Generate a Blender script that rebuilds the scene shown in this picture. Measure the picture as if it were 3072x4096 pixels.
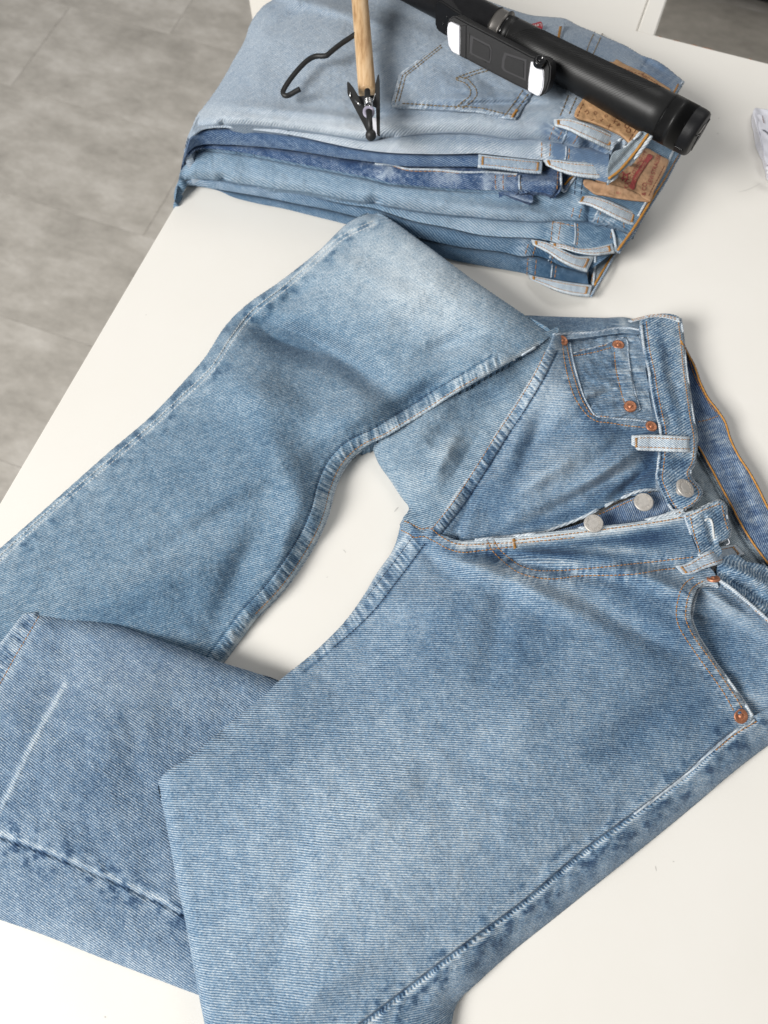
import bpy, bmesh, math, random
import numpy as np
from mathutils import Vector, Matrix
from mathutils.bvhtree import BVHTree

for o in list(bpy.data.objects): bpy.data.objects.remove(o)
SC = bpy.context.scene
COL = SC.collection
random.seed(4)

# ------------------------------------------------------------------ camera, light, exposure
H = 0.62                       # camera height over the table top (z = 0)
PITCH = math.radians(69.0)
FPX = 3076.0                   # focal length in photograph pixels
cam_d = bpy.data.cameras.new('camera'); cam = bpy.data.objects.new('camera', cam_d); COL.objects.link(cam)
cam.location = (0, 0, H); cam.rotation_euler = (math.pi/2 - PITCH, 0, 0)
cam_d.sensor_fit = 'HORIZONTAL'; cam_d.sensor_width = 36.0; cam_d.lens = 36.0*FPX/3072.0
cam_d.clip_start = 0.02; cam_d.clip_end = 50
cam_d.dof.use_dof = True; cam_d.dof.focus_distance = 0.60; cam_d.dof.aperture_fstop = 9.5
SC.camera = cam
SC.render.resolution_x, SC.render.resolution_y = 768, 1024
SC.view_settings.view_transform = 'Standard'; SC.view_settings.look = 'None'
SC.view_settings.exposure = 0.0; SC.view_settings.gamma = 1.0
W = bpy.data.worlds.new('World'); SC.world = W; W.use_nodes = True
bg = W.node_tree.nodes['Background']; bg.inputs[0].default_value = (0.97, 0.98, 1.0, 1); bg.inputs[1].default_value = 0.235
def area(name, loc, target, size, power, col):
    l = bpy.data.lights.new(name, 'AREA'); l.shape = 'RECTANGLE'; l.size, l.size_y = size; l.energy = power; l.color = col
    o = bpy.data.objects.new(name, l); COL.objects.link(o); o.location = loc
    o.rotation_euler = (Vector(target)-Vector(loc)).to_track_quat('-Z', 'Y').to_euler()
    return o
area('window_light', (-2.55, -1.25, 2.45), (0.0, 0.45, 0), (1.5, 1.3), 198, (1.0, 0.985, 0.96))
area('room_light', (1.2, 1.9, 2.3), (0.1, 0.4, 0), (1.6, 1.0), 15, (1.0, 0.985, 0.96))

# ------------------------------------------------------------------ helpers
CP, SP = math.cos(PITCH), math.sin(PITCH)
def rays(px):
    px = np.asarray(px, float)
    X = (px[..., 0]-1536)/FPX; Y = (px[..., 1]-2048)/FPX
    return np.stack([X, CP-Y*SP, -SP-Y*CP], -1)
def unp(px, z):
    d = rays(px); t = (H-np.asarray(z, float))/(-d[..., 2])
    P = d*t[..., None]; P[..., 2] += H
    return P
def frame(ox, oy, s): return lambda *p: np.array([(ox+s*a, oy+s*b) for a, b in p], float)
F = frame(0, 0, 1.8517)
c1 = frame(600, 0, .7836); c2 = frame(1600, 0, .8873); c3 = frame(600, 700, 1.2055); c4 = frame(1900, 1200, .7064)
c5 = frame(1400, 1700, 1.0078); c6 = frame(0, 1700, .8439); c7 = frame(0, 2900, 1.085); c8 = frame(1600, 2700, .8873)
d1 = frame(1650, 0, .4219); d2 = frame(2200, 200, .5256); d3 = frame(1900, 400, .5124); d4 = frame(650, 400, .6028)
d5 = frame(1000, 0, .3918); d6 = frame(2300, 0, .4653); d7 = frame(0, 0, .6631); d8 = frame(1500, 500, .4822)
e1 = frame(2500, 1700, .3616); e2 = frame(1500, 1950, .4822); e5 = frame(2700, 0, .3163); e6 = frame(2100, 1250, .4219); e7 = frame(2600, 2300, .3163)
cat = lambda *a: np.concatenate(a, 0)

def catmull(P, t_in, t):
    P = np.asarray(P, float); n = len(P)
    if n == 2:
        w = ((t-t_in[0])/(t_in[1]-t_in[0]))[:, None]; return P[0]*(1-w)+P[1]*w
    m = np.zeros((n,)+P.shape[1:])
    dt = np.diff(t_in).reshape((-1,)+(1,)*(P.ndim-1)); dl = np.diff(P, axis=0)/dt
    m[1:-1] = (dl[1:]*dt[:-1]+dl[:-1]*dt[1:])/(dt[1:]+dt[:-1]); m[0] = dl[0]; m[-1] = dl[-1]
    i = np.clip(np.searchsorted(t_in, t, side='right')-1, 0, n-2)
    h = (t_in[i+1]-t_in[i]); s = ((t-t_in[i])/h)
    sh = (-1,)+(1,)*(P.ndim-1); h = h.reshape(sh); s = s.reshape(sh)
    return (2*s**3-3*s**2+1)*P[i]+(s**3-2*s**2+s)*h*m[i]+(-2*s**3+3*s**2)*P[i+1]+(s**3-s**2)*h*m[i+1]
def resamp(P, n):
    P = np.asarray(P, float)
    d = np.hypot(*np.diff(P[:, :2], axis=0).T); d = np.maximum(d, 1e-6)
    t = np.concatenate([[0], np.cumsum(d)])
    return catmull(P, t, np.linspace(0, t[-1], n))
def closed(P, n):
    P = np.asarray(P, float); k = len(P); Q = np.concatenate([P[-3:], P, P[:3]])
    d = np.maximum(np.hypot(*np.diff(Q, axis=0).T), 1e-6); t = np.concatenate([[0], np.cumsum(d)])
    return catmull(Q, t, np.linspace(t[3], t[3+k], n, endpoint=False))
def dist_poly(P, poly, close=False):
    """distance, side and nearest point of the points P to a polyline"""
    if close: poly = np.concatenate([poly, poly[:1]])
    best = np.full(len(P), 1e18); side = np.zeros(len(P)); near = np.zeros((len(P), 2)); par = np.zeros(len(P))
    K = len(poly)-1
    for k in range(K):
        a, b = poly[k], poly[k+1]; ab = b-a; L = ab@ab
        if L < 1e-9: continue
        ap = P-a; s = np.clip((ap@ab)/L, 0, 1); q = a+s[:, None]*ab
        dd = ((P-q)**2).sum(1); m = dd < best
        best[m] = dd[m]; near[m] = q[m]; par[m] = (k+s[m])/K
        side[m] = np.sign(ab[0]*ap[m, 1]-ab[1]*ap[m, 0])
    return np.sqrt(best), side, near, par
def inside(P, poly):
    r = np.zeros(len(P), bool); x, y = P[:, 0], P[:, 1]; n = len(poly)
    for k in range(n):
        (xa, ya), (xb, yb) = poly[k], poly[(k+1) % n]
        if ya == yb: continue
        c = ((ya > y) != (yb > y)) & (x < (xb-xa)*(y-ya)/(yb-ya)+xa); r ^= c
    return r
def vnoise(x, y, seed=0):
    xi = np.floor(x).astype(np.int64); yi = np.floor(y).astype(np.int64); fx = x-xi; fy = y-yi
    fx = fx*fx*(3-2*fx); fy = fy*fy*(3-2*fy)
    def hsh(a, b):
        h = (a*374761393+b*668265263+seed*974634777) & 0xffffffff
        h = ((h ^ (h >> 13))*1274126177) & 0xffffffff
        return ((h ^ (h >> 16)) & 0xffff)/65535.0
    return ((hsh(xi, yi)*(1-fx)+hsh(xi+1, yi)*fx)*(1-fy)+(hsh(xi, yi+1)*(1-fx)+hsh(xi+1, yi+1)*fx)*fy)*2-1
def tps(ctrl):
    c = np.array(ctrl, float); p = c[:, :2]/1000; n = len(c)
    def U(r2): return np.where(r2 > 0, r2*np.log(np.maximum(r2, 1e-12)), 0)
    r2 = ((p[:, None]-p[None])**2).sum(-1); K = U(r2)+np.eye(n)*1e-3
    A = np.block([[K, np.ones((n, 1)), p], [np.ones((1, n)), np.zeros((1, 3))], [p.T, np.zeros((2, 3))]])
    w = np.linalg.solve(A, np.concatenate([c[:, 2], [0, 0, 0]]))
    def f(P):
        q = P/1000; out = w[n]+w[n+1]*q[:, 0]+w[n+2]*q[:, 1]
        for i in range(n): out = out+w[i]*U(((q-p[i])**2).sum(1))
        return out
    return f
def zF(*pts): return tps([(x*1.8517, y*1.8517, z) for x, y, z in pts])     # controls given in overview coordinates
def gauss(P, lst):
    out = np.zeros(len(P))
    for x, y, rx, ry, ang, amp in lst:
        a = math.radians(ang); dx = P[:, 0]-x*1.8517; dy = P[:, 1]-y*1.8517
        u = (dx*math.cos(a)+dy*math.sin(a))/(rx*1.8517); v = (-dx*math.sin(a)+dy*math.cos(a))/(ry*1.8517)
        out += amp*np.exp(-(u*u+v*v))
    return out
BUMPK = 1.8
def sstep(x): x = np.clip(x, 0, 1); return x*x*(3-2*x)

def put(o, parent=None, **kw):
    COL.objects.link(o)
    if parent is not None: o.parent = parent
    for k, v in kw.items(): o[k] = v
    return o
def thing(name, label, category, loc=(0, 0, 0), group=None):
    o = bpy.data.objects.new(name, None); o.empty_display_size = .02; o.location = loc
    put(o, None, label=label, category=category)
    if group: o['group'] = group
    return o
def child_fix(o):
    if o.parent is not None:
        r = o.parent; off = Vector((0, 0, 0))
        while r is not None: off += r.location; r = r.parent
        o.location = -off
def mkmesh(name, V, faces, mat, parent=None, uv=None, attrs=None, smooth=True, **kw):
    """faces: an (m,4) array or a list of tuples"""
    me = bpy.data.meshes.new(name); V = np.asarray(V, np.float32)
    if isinstance(faces, np.ndarray):
        m = len(faces); me.vertices.add(len(V)); me.vertices.foreach_set('co', V.ravel())
        k = faces.shape[1]; me.loops.add(m*k); me.loops.foreach_set('vertex_index', faces.astype(np.int32).ravel())
        me.polygons.add(m); me.polygons.foreach_set('loop_start', np.arange(0, m*k, k, dtype=np.int32))
        me.update(calc_edges=True)
    else:
        me.from_pydata([tuple(map(float, v)) for v in V], [], faces); me.update()
    me.polygons.foreach_set('use_smooth', np.full(len(me.polygons), smooth))
    if uv is not None:
        L = np.zeros(len(me.loops), np.int32); me.loops.foreach_get('vertex_index', L)
        u = me.uv_layers.new(name='UVMap'); u.data.foreach_set('uv', np.asarray(uv, np.float32)[L].ravel())
    for k, a in (attrs or {}).items():
        at = me.attributes.new(k, 'FLOAT', 'POINT'); at.data.foreach_set('value', np.asarray(a, np.float32))
    me.materials.append(mat)
    o = bpy.data.objects.new(name, me); put(o, parent, **kw); child_fix(o)
    return o
BV = {}
def bvh_add(key, V, Q): BV.setdefault(key, []).append(BVHTree.FromPolygons(V.tolist(), Q.tolist()))
def cast(px, key, z0=0.0):
    """height of the surface seen at photograph pixel px"""
    px = np.atleast_2d(px); D = rays(px); out = np.zeros(len(px)); O = Vector((0, 0, H))
    N = np.zeros((len(px), 3)); N[:, 2] = 1
    for i, d in enumerate(D):
        best = None
        for k in ([key] if isinstance(key, str) else key):
            for b in BV.get(k, []):
                h = b.ray_cast(O, Vector(d))
                if h[0] is not None and (best is None or h[3] < best[3]): best = h
        if best is None: out[i] = z0
        else:
            out[i] = best[0].z; n = best[1]
            N[i] = n if n.dot(Vector(d)) < 0 else -n
    return out, N

def feats_apply(P, feats, mpp):
    dz = np.zeros(len(P)); rope = np.zeros(len(P)); pale = np.zeros(len(P))
    for ft in feats:
        kind, poly, w = ft[0], np.asarray(ft[1]), ft[2]
        lo = poly.min(0)-6*w-60; hi = poly.max(0)+6*w+60
        m = ((P > lo) & (P < hi)).all(1); idx = np.nonzero(m)[0]
        if len(idx) == 0: continue
        pl = resamp(poly, max(12, min(90, len(poly)*6))) if len(poly) > 2 else poly
        d, s, _, par = dist_poly(P[idx], pl)
        h = ft[3]
        if isinstance(h, (list, tuple)): h = np.interp(par, np.linspace(0, 1, len(h)), h)
        if kind == 'groove': dz[idx] -= h*np.exp(-(d/w)**2)
        elif kind == 'ridge': dz[idx] += h*np.exp(-(d/w)**4)
        elif kind == 'step':
            reach = ft[4] if len(ft) > 4 else 60
            dz[idx] += h*(.5+.5*np.tanh(s*d/w))*np.exp(-(d/reach)**2)
        elif kind == 'rope':
            g = np.exp(-(d/w)**2); rope[idx] = np.maximum(rope[idx], .45*h*g)
            Lp_ = np.hypot(*np.diff(pl, axis=0).T).sum(); sl = par*Lp_; sd = int(poly[0, 0]) % 97
            lad = vnoise(sl/9.+s*d/40., s*d/(w*2.2)+9, sd)+.8*vnoise(sl/5.+s*d/24., s*d/(w*1.6)+31, sd+1)
            pale[idx] += h*g*.21*np.clip(lad*1.5, -1, 1); dz[idx] += h*g*.0005*lad
        elif kind == 'blot':
            g = np.exp(-(d/w)**2); Lp_ = np.hypot(*np.diff(pl, axis=0).T).sum(); sl = par*Lp_; sd = int(poly[0, 0]) % 89
            n1 = vnoise(sl/30., s*d/26.+5, sd); n2 = vnoise(sl/11., s*d/10.+50, sd+3)
            pale[idx] += h*g*(-.42*sstep((n1+.45*n2-.10)/.8)+.12*sstep((-n1-.1)/.5)); dz[idx] += h*g*.0006*n1
        elif kind == 'pale': pale[idx] += h*np.exp(-(d/w)**2)
    return dz, rope, pale

def fill(name, poly, zf, mat, parent, step=4.0, feats=(), rounds=(), bumps=(), wear=(), uvf=None, skirt=(.0012, .006),
         base=None, noise=(.0008, 60), key=None, n=None, zmin=.001, seed=1, fine=.00025, smooth=True, wrink=(), own=None, soft=False, **kw):
    """a piece of cloth: the outline is given in photograph pixels, its height over the table by zf; the skirt turns its edge under"""
    poly = closed(poly, n or max(60, min(150, len(poly)*4))) if smooth else np.asarray(poly, float)
    lo = poly.min(0)-step; hi = poly.max(0)+step
    nx = int((hi[0]-lo[0])/step)+2; ny = int((hi[1]-lo[1])/step)+2
    gx, gy = np.meshgrid(lo[0]+step*np.arange(nx), lo[1]+step*np.arange(ny)); P = np.stack([gx.ravel(), gy.ravel()], 1)
    ins = inside(P, poly); d, _, near, _ = dist_poly(P, poly, True)
    snap = ((~ins) & (d < step*.8)) | (ins & (d < step*.3)); P[snap] = near[snap]; d[snap] = 0
    ok = (ins | snap).reshape(ny, nx); idx = np.arange(nx*ny).reshape(ny, nx)
    c = ok[:-1, :-1] & ok[1:, :-1] & ok[1:, 1:] & ok[:-1, 1:]
    Q = np.stack([idx[:-1, :-1][c], idx[1:, :-1][c], idx[1:, 1:][c], idx[:-1, 1:][c]], 1)
    used, inv = np.unique(Q, return_inverse=True); Q = inv.reshape(-1, 4); P = P[used]; d = d[used]
    z = zf(P) if callable(zf) else np.full(len(P), float(zf))
    z = z+BUMPK*gauss(P, bumps)
    W0 = unp(P, z); mpp = np.linalg.norm(W0-np.array([0, 0, H]), axis=1)/FPX
    dz, rope, pale = feats_apply(P, feats, mpp)
    z = z+dz
    if noise[0]: z = z+noise[0]*(vnoise(W0[:, 0]*noise[1], W0[:, 1]*noise[1], seed)+.5*vnoise(W0[:, 0]*noise[1]*2.3, W0[:, 1]*noise[1]*2.3, seed+5))
    if fine: z = z+fine*vnoise(W0[:, 0]*330, W0[:, 1]*330, seed+9)+rope*.0009*vnoise(W0[:, 0]*170, W0[:, 1]*170, seed+11)
    for (ang, lam, amp, mx, my, mr) in wrink:       # parallel creases, limited to a patch
        a = math.radians(ang); q = (W0[:, 0]*math.cos(a)+W0[:, 1]*math.sin(a))/lam+.5*vnoise(W0[:, 0]*25, W0[:, 1]*25, seed+21)
        r2 = ((P-np.array([mx, my])*1.8517)**2).sum(1)/(mr*1.8517)**2
        z = z+amp*np.sin(q*6.283)*np.exp(-r2)
    for (pl, r, drop) in rounds:
        dd = dist_poly(P, resamp(pl, max(20, len(pl)*5)))[0]*mpp; t = np.clip(dd/r, 0, 1)
        z = z-(drop*(1-t)**1.9 if soft else drop*(1-np.sqrt(np.maximum(0, 1-(1-t)**2))))
    z = np.maximum(z, zmin)
    V = unp(P, z)
    uv = uvf(V, P) if uvf else V[:, :2]+np.stack([0*z, .6*z], 1)
    wv = 1.5*gauss(P, wear)+pale  # fading plus fold light and shade put into the colour
    E = np.concatenate([Q[:, [0, 1]], Q[:, [1, 2]], Q[:, [2, 3]], Q[:, [3, 0]]]); N = len(V)
    code = E[:, 0].astype(np.int64)*N+E[:, 1]; rev = E[:, 1].astype(np.int64)*N+E[:, 0]
    be = E[~np.isin(code, rev)]
    nrm = np.zeros((N, 2)); e = V[be[:, 1], :2]-V[be[:, 0], :2]; e /= np.maximum(np.linalg.norm(e, axis=1), 1e-9)[:, None]
    inn = np.stack([-e[:, 1], e[:, 0]], 1); np.add.at(nrm, be[:, 0], inn); np.add.at(nrm, be[:, 1], inn)
    bvs = np.unique(be); bn = nrm[bvs]; bn /= np.maximum(np.linalg.norm(bn, axis=1), 1e-6)[:, None]
    r, dep = skirt; B = V[bvs]; bottom = B[:, 2]-dep if base is None else np.minimum(B[:, 2]-2*r, np.full(len(B), base))
    bottom = np.maximum(bottom, -.05)
    rings = []
    for fi, fz in ((.05, .5), (.45, 1.3), (1.0, 1.8)):
        R = B.copy(); R[:, :2] += bn*r*fi; R[:, 2] -= np.minimum(r*fz, (B[:, 2]-bottom)); rings.append(R)
    R = B.copy(); R[:, :2] += bn*r*2.2; R[:, 2] = bottom; rings.append(R)
    pos = np.zeros(N, np.int64); pos[bvs] = np.arange(len(bvs)); nb = len(bvs)
    allV = [V]; Qs = [Q]; prev = lambda v: v
    for k, R in enumerate(rings):
        allV.append(R); cur = lambda v, k=k: N+k*nb+pos[v]
        Qs.append(np.stack([prev(be[:, 1]), prev(be[:, 0]), cur(be[:, 0]), cur(be[:, 1])], 1)); prev = cur
    allV = np.concatenate(allV); Qs = np.concatenate(Qs)
    ext = lambda a: np.concatenate([a]+[a[bvs]]*len(rings))
    uvs = np.concatenate([uv]+[uv[bvs]+np.stack([0*B[:, 2], -(B[:, 2]-R_[:, 2])-.0005], 1) for R_ in rings])
    if key:
        bvh_add(key, V, Q)
        if own: BV.setdefault(own, []).append(BV[key][-1])
    return mkmesh(name, allV, Qs, mat, parent, uvs, {'wear': np.concatenate([wv]+[0*wv[bvs]-.04]*len(rings)), 'rope': ext(rope)}, **kw)

def slab(name, G, th, mat, parent, uv=None, wear=None, rope=None, **kw):
    """a closed slab whose upper face is the grid of points G (nv, nu, 3)"""
    nv, nu = G.shape[:2]; V = G.reshape(-1, 3); n = len(V)
    i = np.arange(n).reshape(nv, nu)
    Q = np.stack([i[:-1, :-1], i[1:, :-1], i[1:, 1:], i[:-1, 1:]], -1).reshape(-1, 4)
    B = V.copy(); B[:, 2] -= th
    loop = np.concatenate([i[0, :], i[1:, -1], i[-1, -2::-1], i[-2:0:-1, 0]]); nx = np.roll(loop, -1)
    S = np.stack([loop, nx, nx+n, loop+n], 1)
    if uv is None:
        du = np.linalg.norm(np.diff(G, axis=1), axis=2).mean(0); dv = np.linalg.norm(np.diff(G, axis=0), axis=2).mean(1)
        uu, vv = np.meshgrid(np.concatenate([[0], np.cumsum(du)]), np.concatenate([[0], np.cumsum(dv)])); uv = np.stack([uu.ravel(), vv.ravel()], 1)
    z = np.zeros(n)
    w = z if wear is None else wear.ravel(); r = z if rope is None else rope.ravel()
    return mkmesh(name, np.concatenate([V, B]), np.concatenate([Q, Q[:, ::-1]+n, S]), mat, parent, np.concatenate([uv, uv]),
                  {'wear': np.concatenate([w, w]), 'rope': np.concatenate([r, r])}, **kw)

class Acc:
    """collects tubes and lathes into one mesh"""
    def __init__(s): s.V = []; s.Fc = []; s.n = 0
    def add(s, V, Fc):
        s.V += [tuple(v) for v in V]; s.Fc += [tuple(i+s.n for i in f) for f in Fc]; s.n += len(V)
    def tube(s, pts, rad, k=6, cap=True):
        pts = [Vector(p) for p in pts]; rad = rad if hasattr(rad, '__len__') else [rad]*len(pts)
        V = []; Fc = []; up = None
        for i, p in enumerate(pts):
            t = (pts[min(i+1, len(pts)-1)]-pts[max(i-1, 0)]).normalized()
            a = Vector((0, 0, 1)) if abs(t.z) < .95 else Vector((1, 0, 0))
            if up is not None: a = up
            x = t.cross(a).normalized(); y = x.cross(t).normalized(); up = y
            for j in range(k):
                th = 2*math.pi*j/k; V.append(p+(x*math.cos(th)+y*math.sin(th))*rad[i])
        for i in range(len(pts)-1):
            for j in range(k): Fc.append((i*k+j, i*k+(j+1) % k, (i+1)*k+(j+1) % k, (i+1)*k+j))
        if cap: Fc.append(tuple(range(k-1, -1, -1))); Fc.append(tuple((len(pts)-1)*k+j for j in range(k)))
        s.add(V, Fc)
    def lathe(s, o, ax, prof, k=24):
        """prof: (radius, height) pairs along the axis ax from the point o"""
        o = Vector(o); ax = Vector(ax).normalized(); a = Vector((1, 0, 0)) if abs(ax.x) < .9 else Vector((0, 1, 0))
        x = ax.cross(a).normalized(); y = ax.cross(x); V = []; Fc = []
        for r, h in prof:
            for j in range(k):
                th = 2*math.pi*j/k; V.append(o+ax*h+(x*math.cos(th)+y*math.sin(th))*max(r, 1e-5))
        for i in range(len(prof)-1):
            for j in range(k): Fc.append((i*k+j, i*k+(j+1) % k, (i+1)*k+(j+1) % k, (i+1)*k+j))
        s.add(V, Fc)
    def build(s, name, mat, parent=None, smooth=True, **kw):
        return mkmesh(name, np.array(s.V), s.Fc, mat, parent, smooth=smooth, **kw)

# ------------------------------------------------------------------ materials
def newmat(name):
    m = bpy.data.materials.new(name); m.use_nodes = True; nt = m.node_tree
    return m, nt, nt.nodes['Principled BSDF']
def nd(nt, t, **kw):
    n = nt.nodes.new(t)
    for k, v in kw.items(): setattr(n, k, v)
    return n
def mth(nt, op, a, b=None, c=None, clamp=False):
    n = nd(nt, 'ShaderNodeMath', operation=op, use_clamp=clamp)
    for i, v in enumerate((a, b, c)):
        if v is None: continue
        if isinstance(v, (int, float)): n.inputs[i].default_value = v
        else: nt.links.new(v, n.inputs[i])
    return n.outputs[0]
def noise(nt, vec, scale, detail=2, rough=.5, dim='3D'):
    n = nd(nt, 'ShaderNodeTexNoise'); n.inputs['Scale'].default_value = scale; n.inputs['Detail'].default_value = detail; n.inputs['Roughness'].default_value = rough
    if vec is not None: nt.links.new(vec, n.inputs['Vector'])
    return n.outputs['Fac']
def ramp(nt, fac, stops):
    r = nd(nt, 'ShaderNodeValToRGB'); e = r.color_ramp.elements
    while len(e) < len(stops): e.new(.5)
    for x, (p, c) in zip(e, stops): x.position = p; x.color = (*c, 1)
    nt.links.new(fac, r.inputs[0]); return r.outputs[0]
def bump(nt, bsdf, h, strength, dist):
    b = nd(nt, 'ShaderNodeBump'); b.inputs['Strength'].default_value = strength; b.inputs['Distance'].default_value = dist
    nt.links.new(h, b.inputs['Height']); nt.links.new(b.outputs[0], bsdf.inputs['Normal'])
def plain(name, col, rough=.5, metal=0, var=0, vscale=60, bmp=0, bscale=400, coat=0, spec=.5):
    m, nt, b = newmat(name); b.inputs['Specular IOR Level'].default_value = spec; b.inputs['Roughness'].default_value = rough; b.inputs['Metallic'].default_value = metal
    co = nd(nt, 'ShaderNodeTexCoord').outputs['Object']
    f = noise(nt, co, vscale, 4, .6)
    lo = tuple(max(0, c*(1-var)) for c in col); hi = tuple(min(1, c*(1+var)) for c in col)
    nt.links.new(ramp(nt, f, [(.3, lo), (.7, hi)]), b.inputs['Base Color'])
    if bmp: bump(nt, b, noise(nt, co, bscale, 3, .6), bmp, .001)
    if coat: b.inputs['Coat Weight'].default_value = coat
    return m

def denim(name, dark, mid, pale, level=.5, ang=0, period=.00155, tw=.52, mott=.42, grain=.60, ropeamp=.8, weft=.22):
    """worn twill: fine diagonal ribs, flecks, cloudy fading; cloth attributes add fading, painted fold shade and roping"""
    m, nt, b = newmat(name); L = nt.links.new
    uvn = nd(nt, 'ShaderNodeUVMap'); uvn.uv_map = 'UVMap'
    rot = nd(nt, 'ShaderNodeMapping'); rot.inputs['Rotation'].default_value = (0, 0, math.radians(ang)); L(uvn.outputs[0], rot.inputs['Vector'])
    v = rot.outputs[0]; co = nd(nt, 'ShaderNodeTexCoord').outputs['Object']
    sep = nd(nt, 'ShaderNodeSeparateXYZ'); L(v, sep.inputs[0])
    wob = noise(nt, v, 150, 2); wob2 = noise(nt, v, 700, 1)
    q = mth(nt, 'ADD', mth(nt, 'MULTIPLY', sep.outputs[1], 2*math.pi/period), mth(nt, 'MULTIPLY', wob, 2.2))
    q = mth(nt, 'MULTIPLY_ADD', wob2, 1.8, q)
    rib = mth(nt, 'SINE', q)                                        # -1..1
    st = nd(nt, 'ShaderNodeMapping'); st.inputs['Scale'].default_value = (.55, 1.0, 1.0); st.inputs['Rotation'].default_value = (0, 0, .35); L(v, st.inputs['Vector'])
    fleck = noise(nt, st.outputs[0], 1000, 2, .8)
    st2 = nd(nt, 'ShaderNodeMapping'); st2.inputs['Scale'].default_value = (.30, 1.2, 1.0); st2.inputs['Rotation'].default_value = (0, 0, .16); L(v, st2.inputs['Vector'])
    slub = noise(nt, st2.outputs[0], 260, 3, .7)
    cloud = noise(nt, v, 26, 3, .6); cloud2 = noise(nt, v, 110, 4, .7)
    aw = nd(nt, 'ShaderNodeAttribute', attribute_name='wear').outputs['Fac']
    ar = nd(nt, 'ShaderNodeAttribute', attribute_name='rope').outputs['Fac']
    rp = noise(nt, co, 210, 3, .6)
    rpv = mth(nt, 'MULTIPLY', mth(nt, 'MULTIPLY', mth(nt, 'SUBTRACT', rp, .52), 1.9), ar)
    s = mth(nt, 'MULTIPLY_ADD', rib, tw*.5, level)
    s = mth(nt, 'MULTIPLY_ADD', mth(nt, 'SUBTRACT', fleck, .5), grain*2.0, s)
    s = mth(nt, 'MULTIPLY_ADD', mth(nt, 'SUBTRACT', slub, .5), weft*1.9, s)
    s = mth(nt, 'MULTIPLY_ADD', mth(nt, 'SUBTRACT', cloud, .5), mott*.7, s)
    s = mth(nt, 'MULTIPLY_ADD', mth(nt, 'SUBTRACT', cloud2, .5), mott*1.0, s)
    s = mth(nt, 'ADD', s, aw)
    s = mth(nt, 'MULTIPLY_ADD', rpv, ropeamp, s, clamp=True)
    L(ramp(nt, s, [(0, dark), (.5, mid), (1, pale)]), b.inputs['Base Color'])
    b.inputs['Roughness'].default_value = .88; b.inputs['Specular IOR Level'].default_value = .2
    b.inputs['Sheen Weight'].default_value = .10; b.inputs['Sheen Roughness'].default_value = .5
    hh = mth(nt, 'ADD', mth(nt, 'MULTIPLY', rib, .5), mth(nt, 'ADD', mth(nt, 'MULTIPLY', fleck, .9), mth(nt, 'MULTIPLY', cloud2, 1.8)))
    bump(nt, b, hh, .6, .0007)
    return m

DK, MD, PL = (.020, .054, .122), (.160, .272, .396), (.67, .73, .76)
M = {}
M['front'] = denim('worn_blue_denim', DK, MD, PL, level=.475, ang=3)
M['far'] = denim('worn_blue_denim_leg', (.022, .060, .125), (.152, .268, .380), PL, level=.455, ang=-16)
M['lower'] = denim('worn_blue_denim_lower_leg', (.022, .054, .122), (.155, .25, .365), PL, level=.445, ang=32)
M['gus'] = denim('worn_blue_denim_back', (.024, .062, .13), (.18, .29, .39), PL, level=.48, ang=-22)
M['wb'] = denim('waistband_denim', DK, MD, PL, level=.48, ang=-30, mott=.6, grain=1.0, weft=.5, period=.0021, tw=.45)
M['pale'] = denim('belt_loop_denim', (.10, .18, .30), (.40, .50, .60), (.78, .82, .83), level=.68, ang=-35, mott=.25)
M['edge'] = denim('worn_edge_denim', (.10, .18, .29), (.42, .50, .58), (.74, .78, .80), level=.62, ang=-35, mott=.5)
M['inside'] = denim('denim_inside', (.11, .17, .24), (.30, .37, .42), (.56, .61, .62), level=.5, ang=35, mott=.3)
M['insideblue'] = denim('waistband_inside_denim', (.024, .05, .125), (.13, .205, .325), (.50, .56, .60), level=.46, ang=75, mott=.8)
M['dark'] = denim('dark_wash_denim', (.012, .034, .095), (.055, .115, .235), (.34, .44, .55), level=.44, ang=25, mott=.5)
M['darkp'] = denim('dark_wash_waistband', (.012, .034, .10), (.055, .115, .24), (.45, .53, .62), level=.42, ang=25, mott=1.0)
M['lite'] = denim('light_wash_denim', (.12, .19, .30), (.33, .40, .475), (.68, .725, .765), level=.47, ang=-38, mott=.25, tw=.30, period=.0019)
M['midw'] = denim('mid_wash_denim', (.06, .125, .21), (.20, .31, .42), (.50, .57, .64), level=.42, ang=30, mott=.35, period=.0019)
M['botw'] = denim('deep_wash_denim', (.030, .075, .14), (.115, .20, .30), (.38, .46, .55), level=.41, ang=30, mott=.45, period=.0019)
M['thread'] = plain('orange_thread', (.42, .20, .055), .7, 0, .35, 900)
M['thread_b'] = plain('bright_orange_thread', (.50, .235, .045), .7, 0, .3, 900)
M['thread_g'] = plain('olive_brown_thread', (.20, .15, .085), .7, 0, .35, 900)
M['thread_w'] = plain('faded_white_thread', (.62, .63, .62), .8, 0, .25, 900)
M['thread_d'] = plain('dark_thread', (.035, .05, .085), .8, 0, .3, 900)
M['copper'] = plain('copper', (.50, .215, .12), .45, .75, .25, 500, .25, 900)
M['nickel'] = plain('brushed_nickel', (.56, .53, .49), .5, .55, .10, 300, .15, 900)
M['leather'] = plain('tan_leather', (.46, .27, .135), .62, 0, .22, 130, .5, 500)
M['leather2'] = plain('brown_leather', (.42, .25, .14), .6, 0, .28, 110, .6, 420)
M['print'] = plain('red_print', (.30, .055, .05), .7, 0, .35, 500)
M['print_b'] = plain('brown_print', (.20, .075, .035), .7, 0, .35, 500)
M['black'] = plain('black_plastic', (.009, .009, .010), .45, 0, .15, 200, .12, 1500, 0, .25)
M['blacks'] = plain('satin_black_plastic', (.010, .010, .010), .42, 0, .15, 200, .05, 900, 0, .32)
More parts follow.
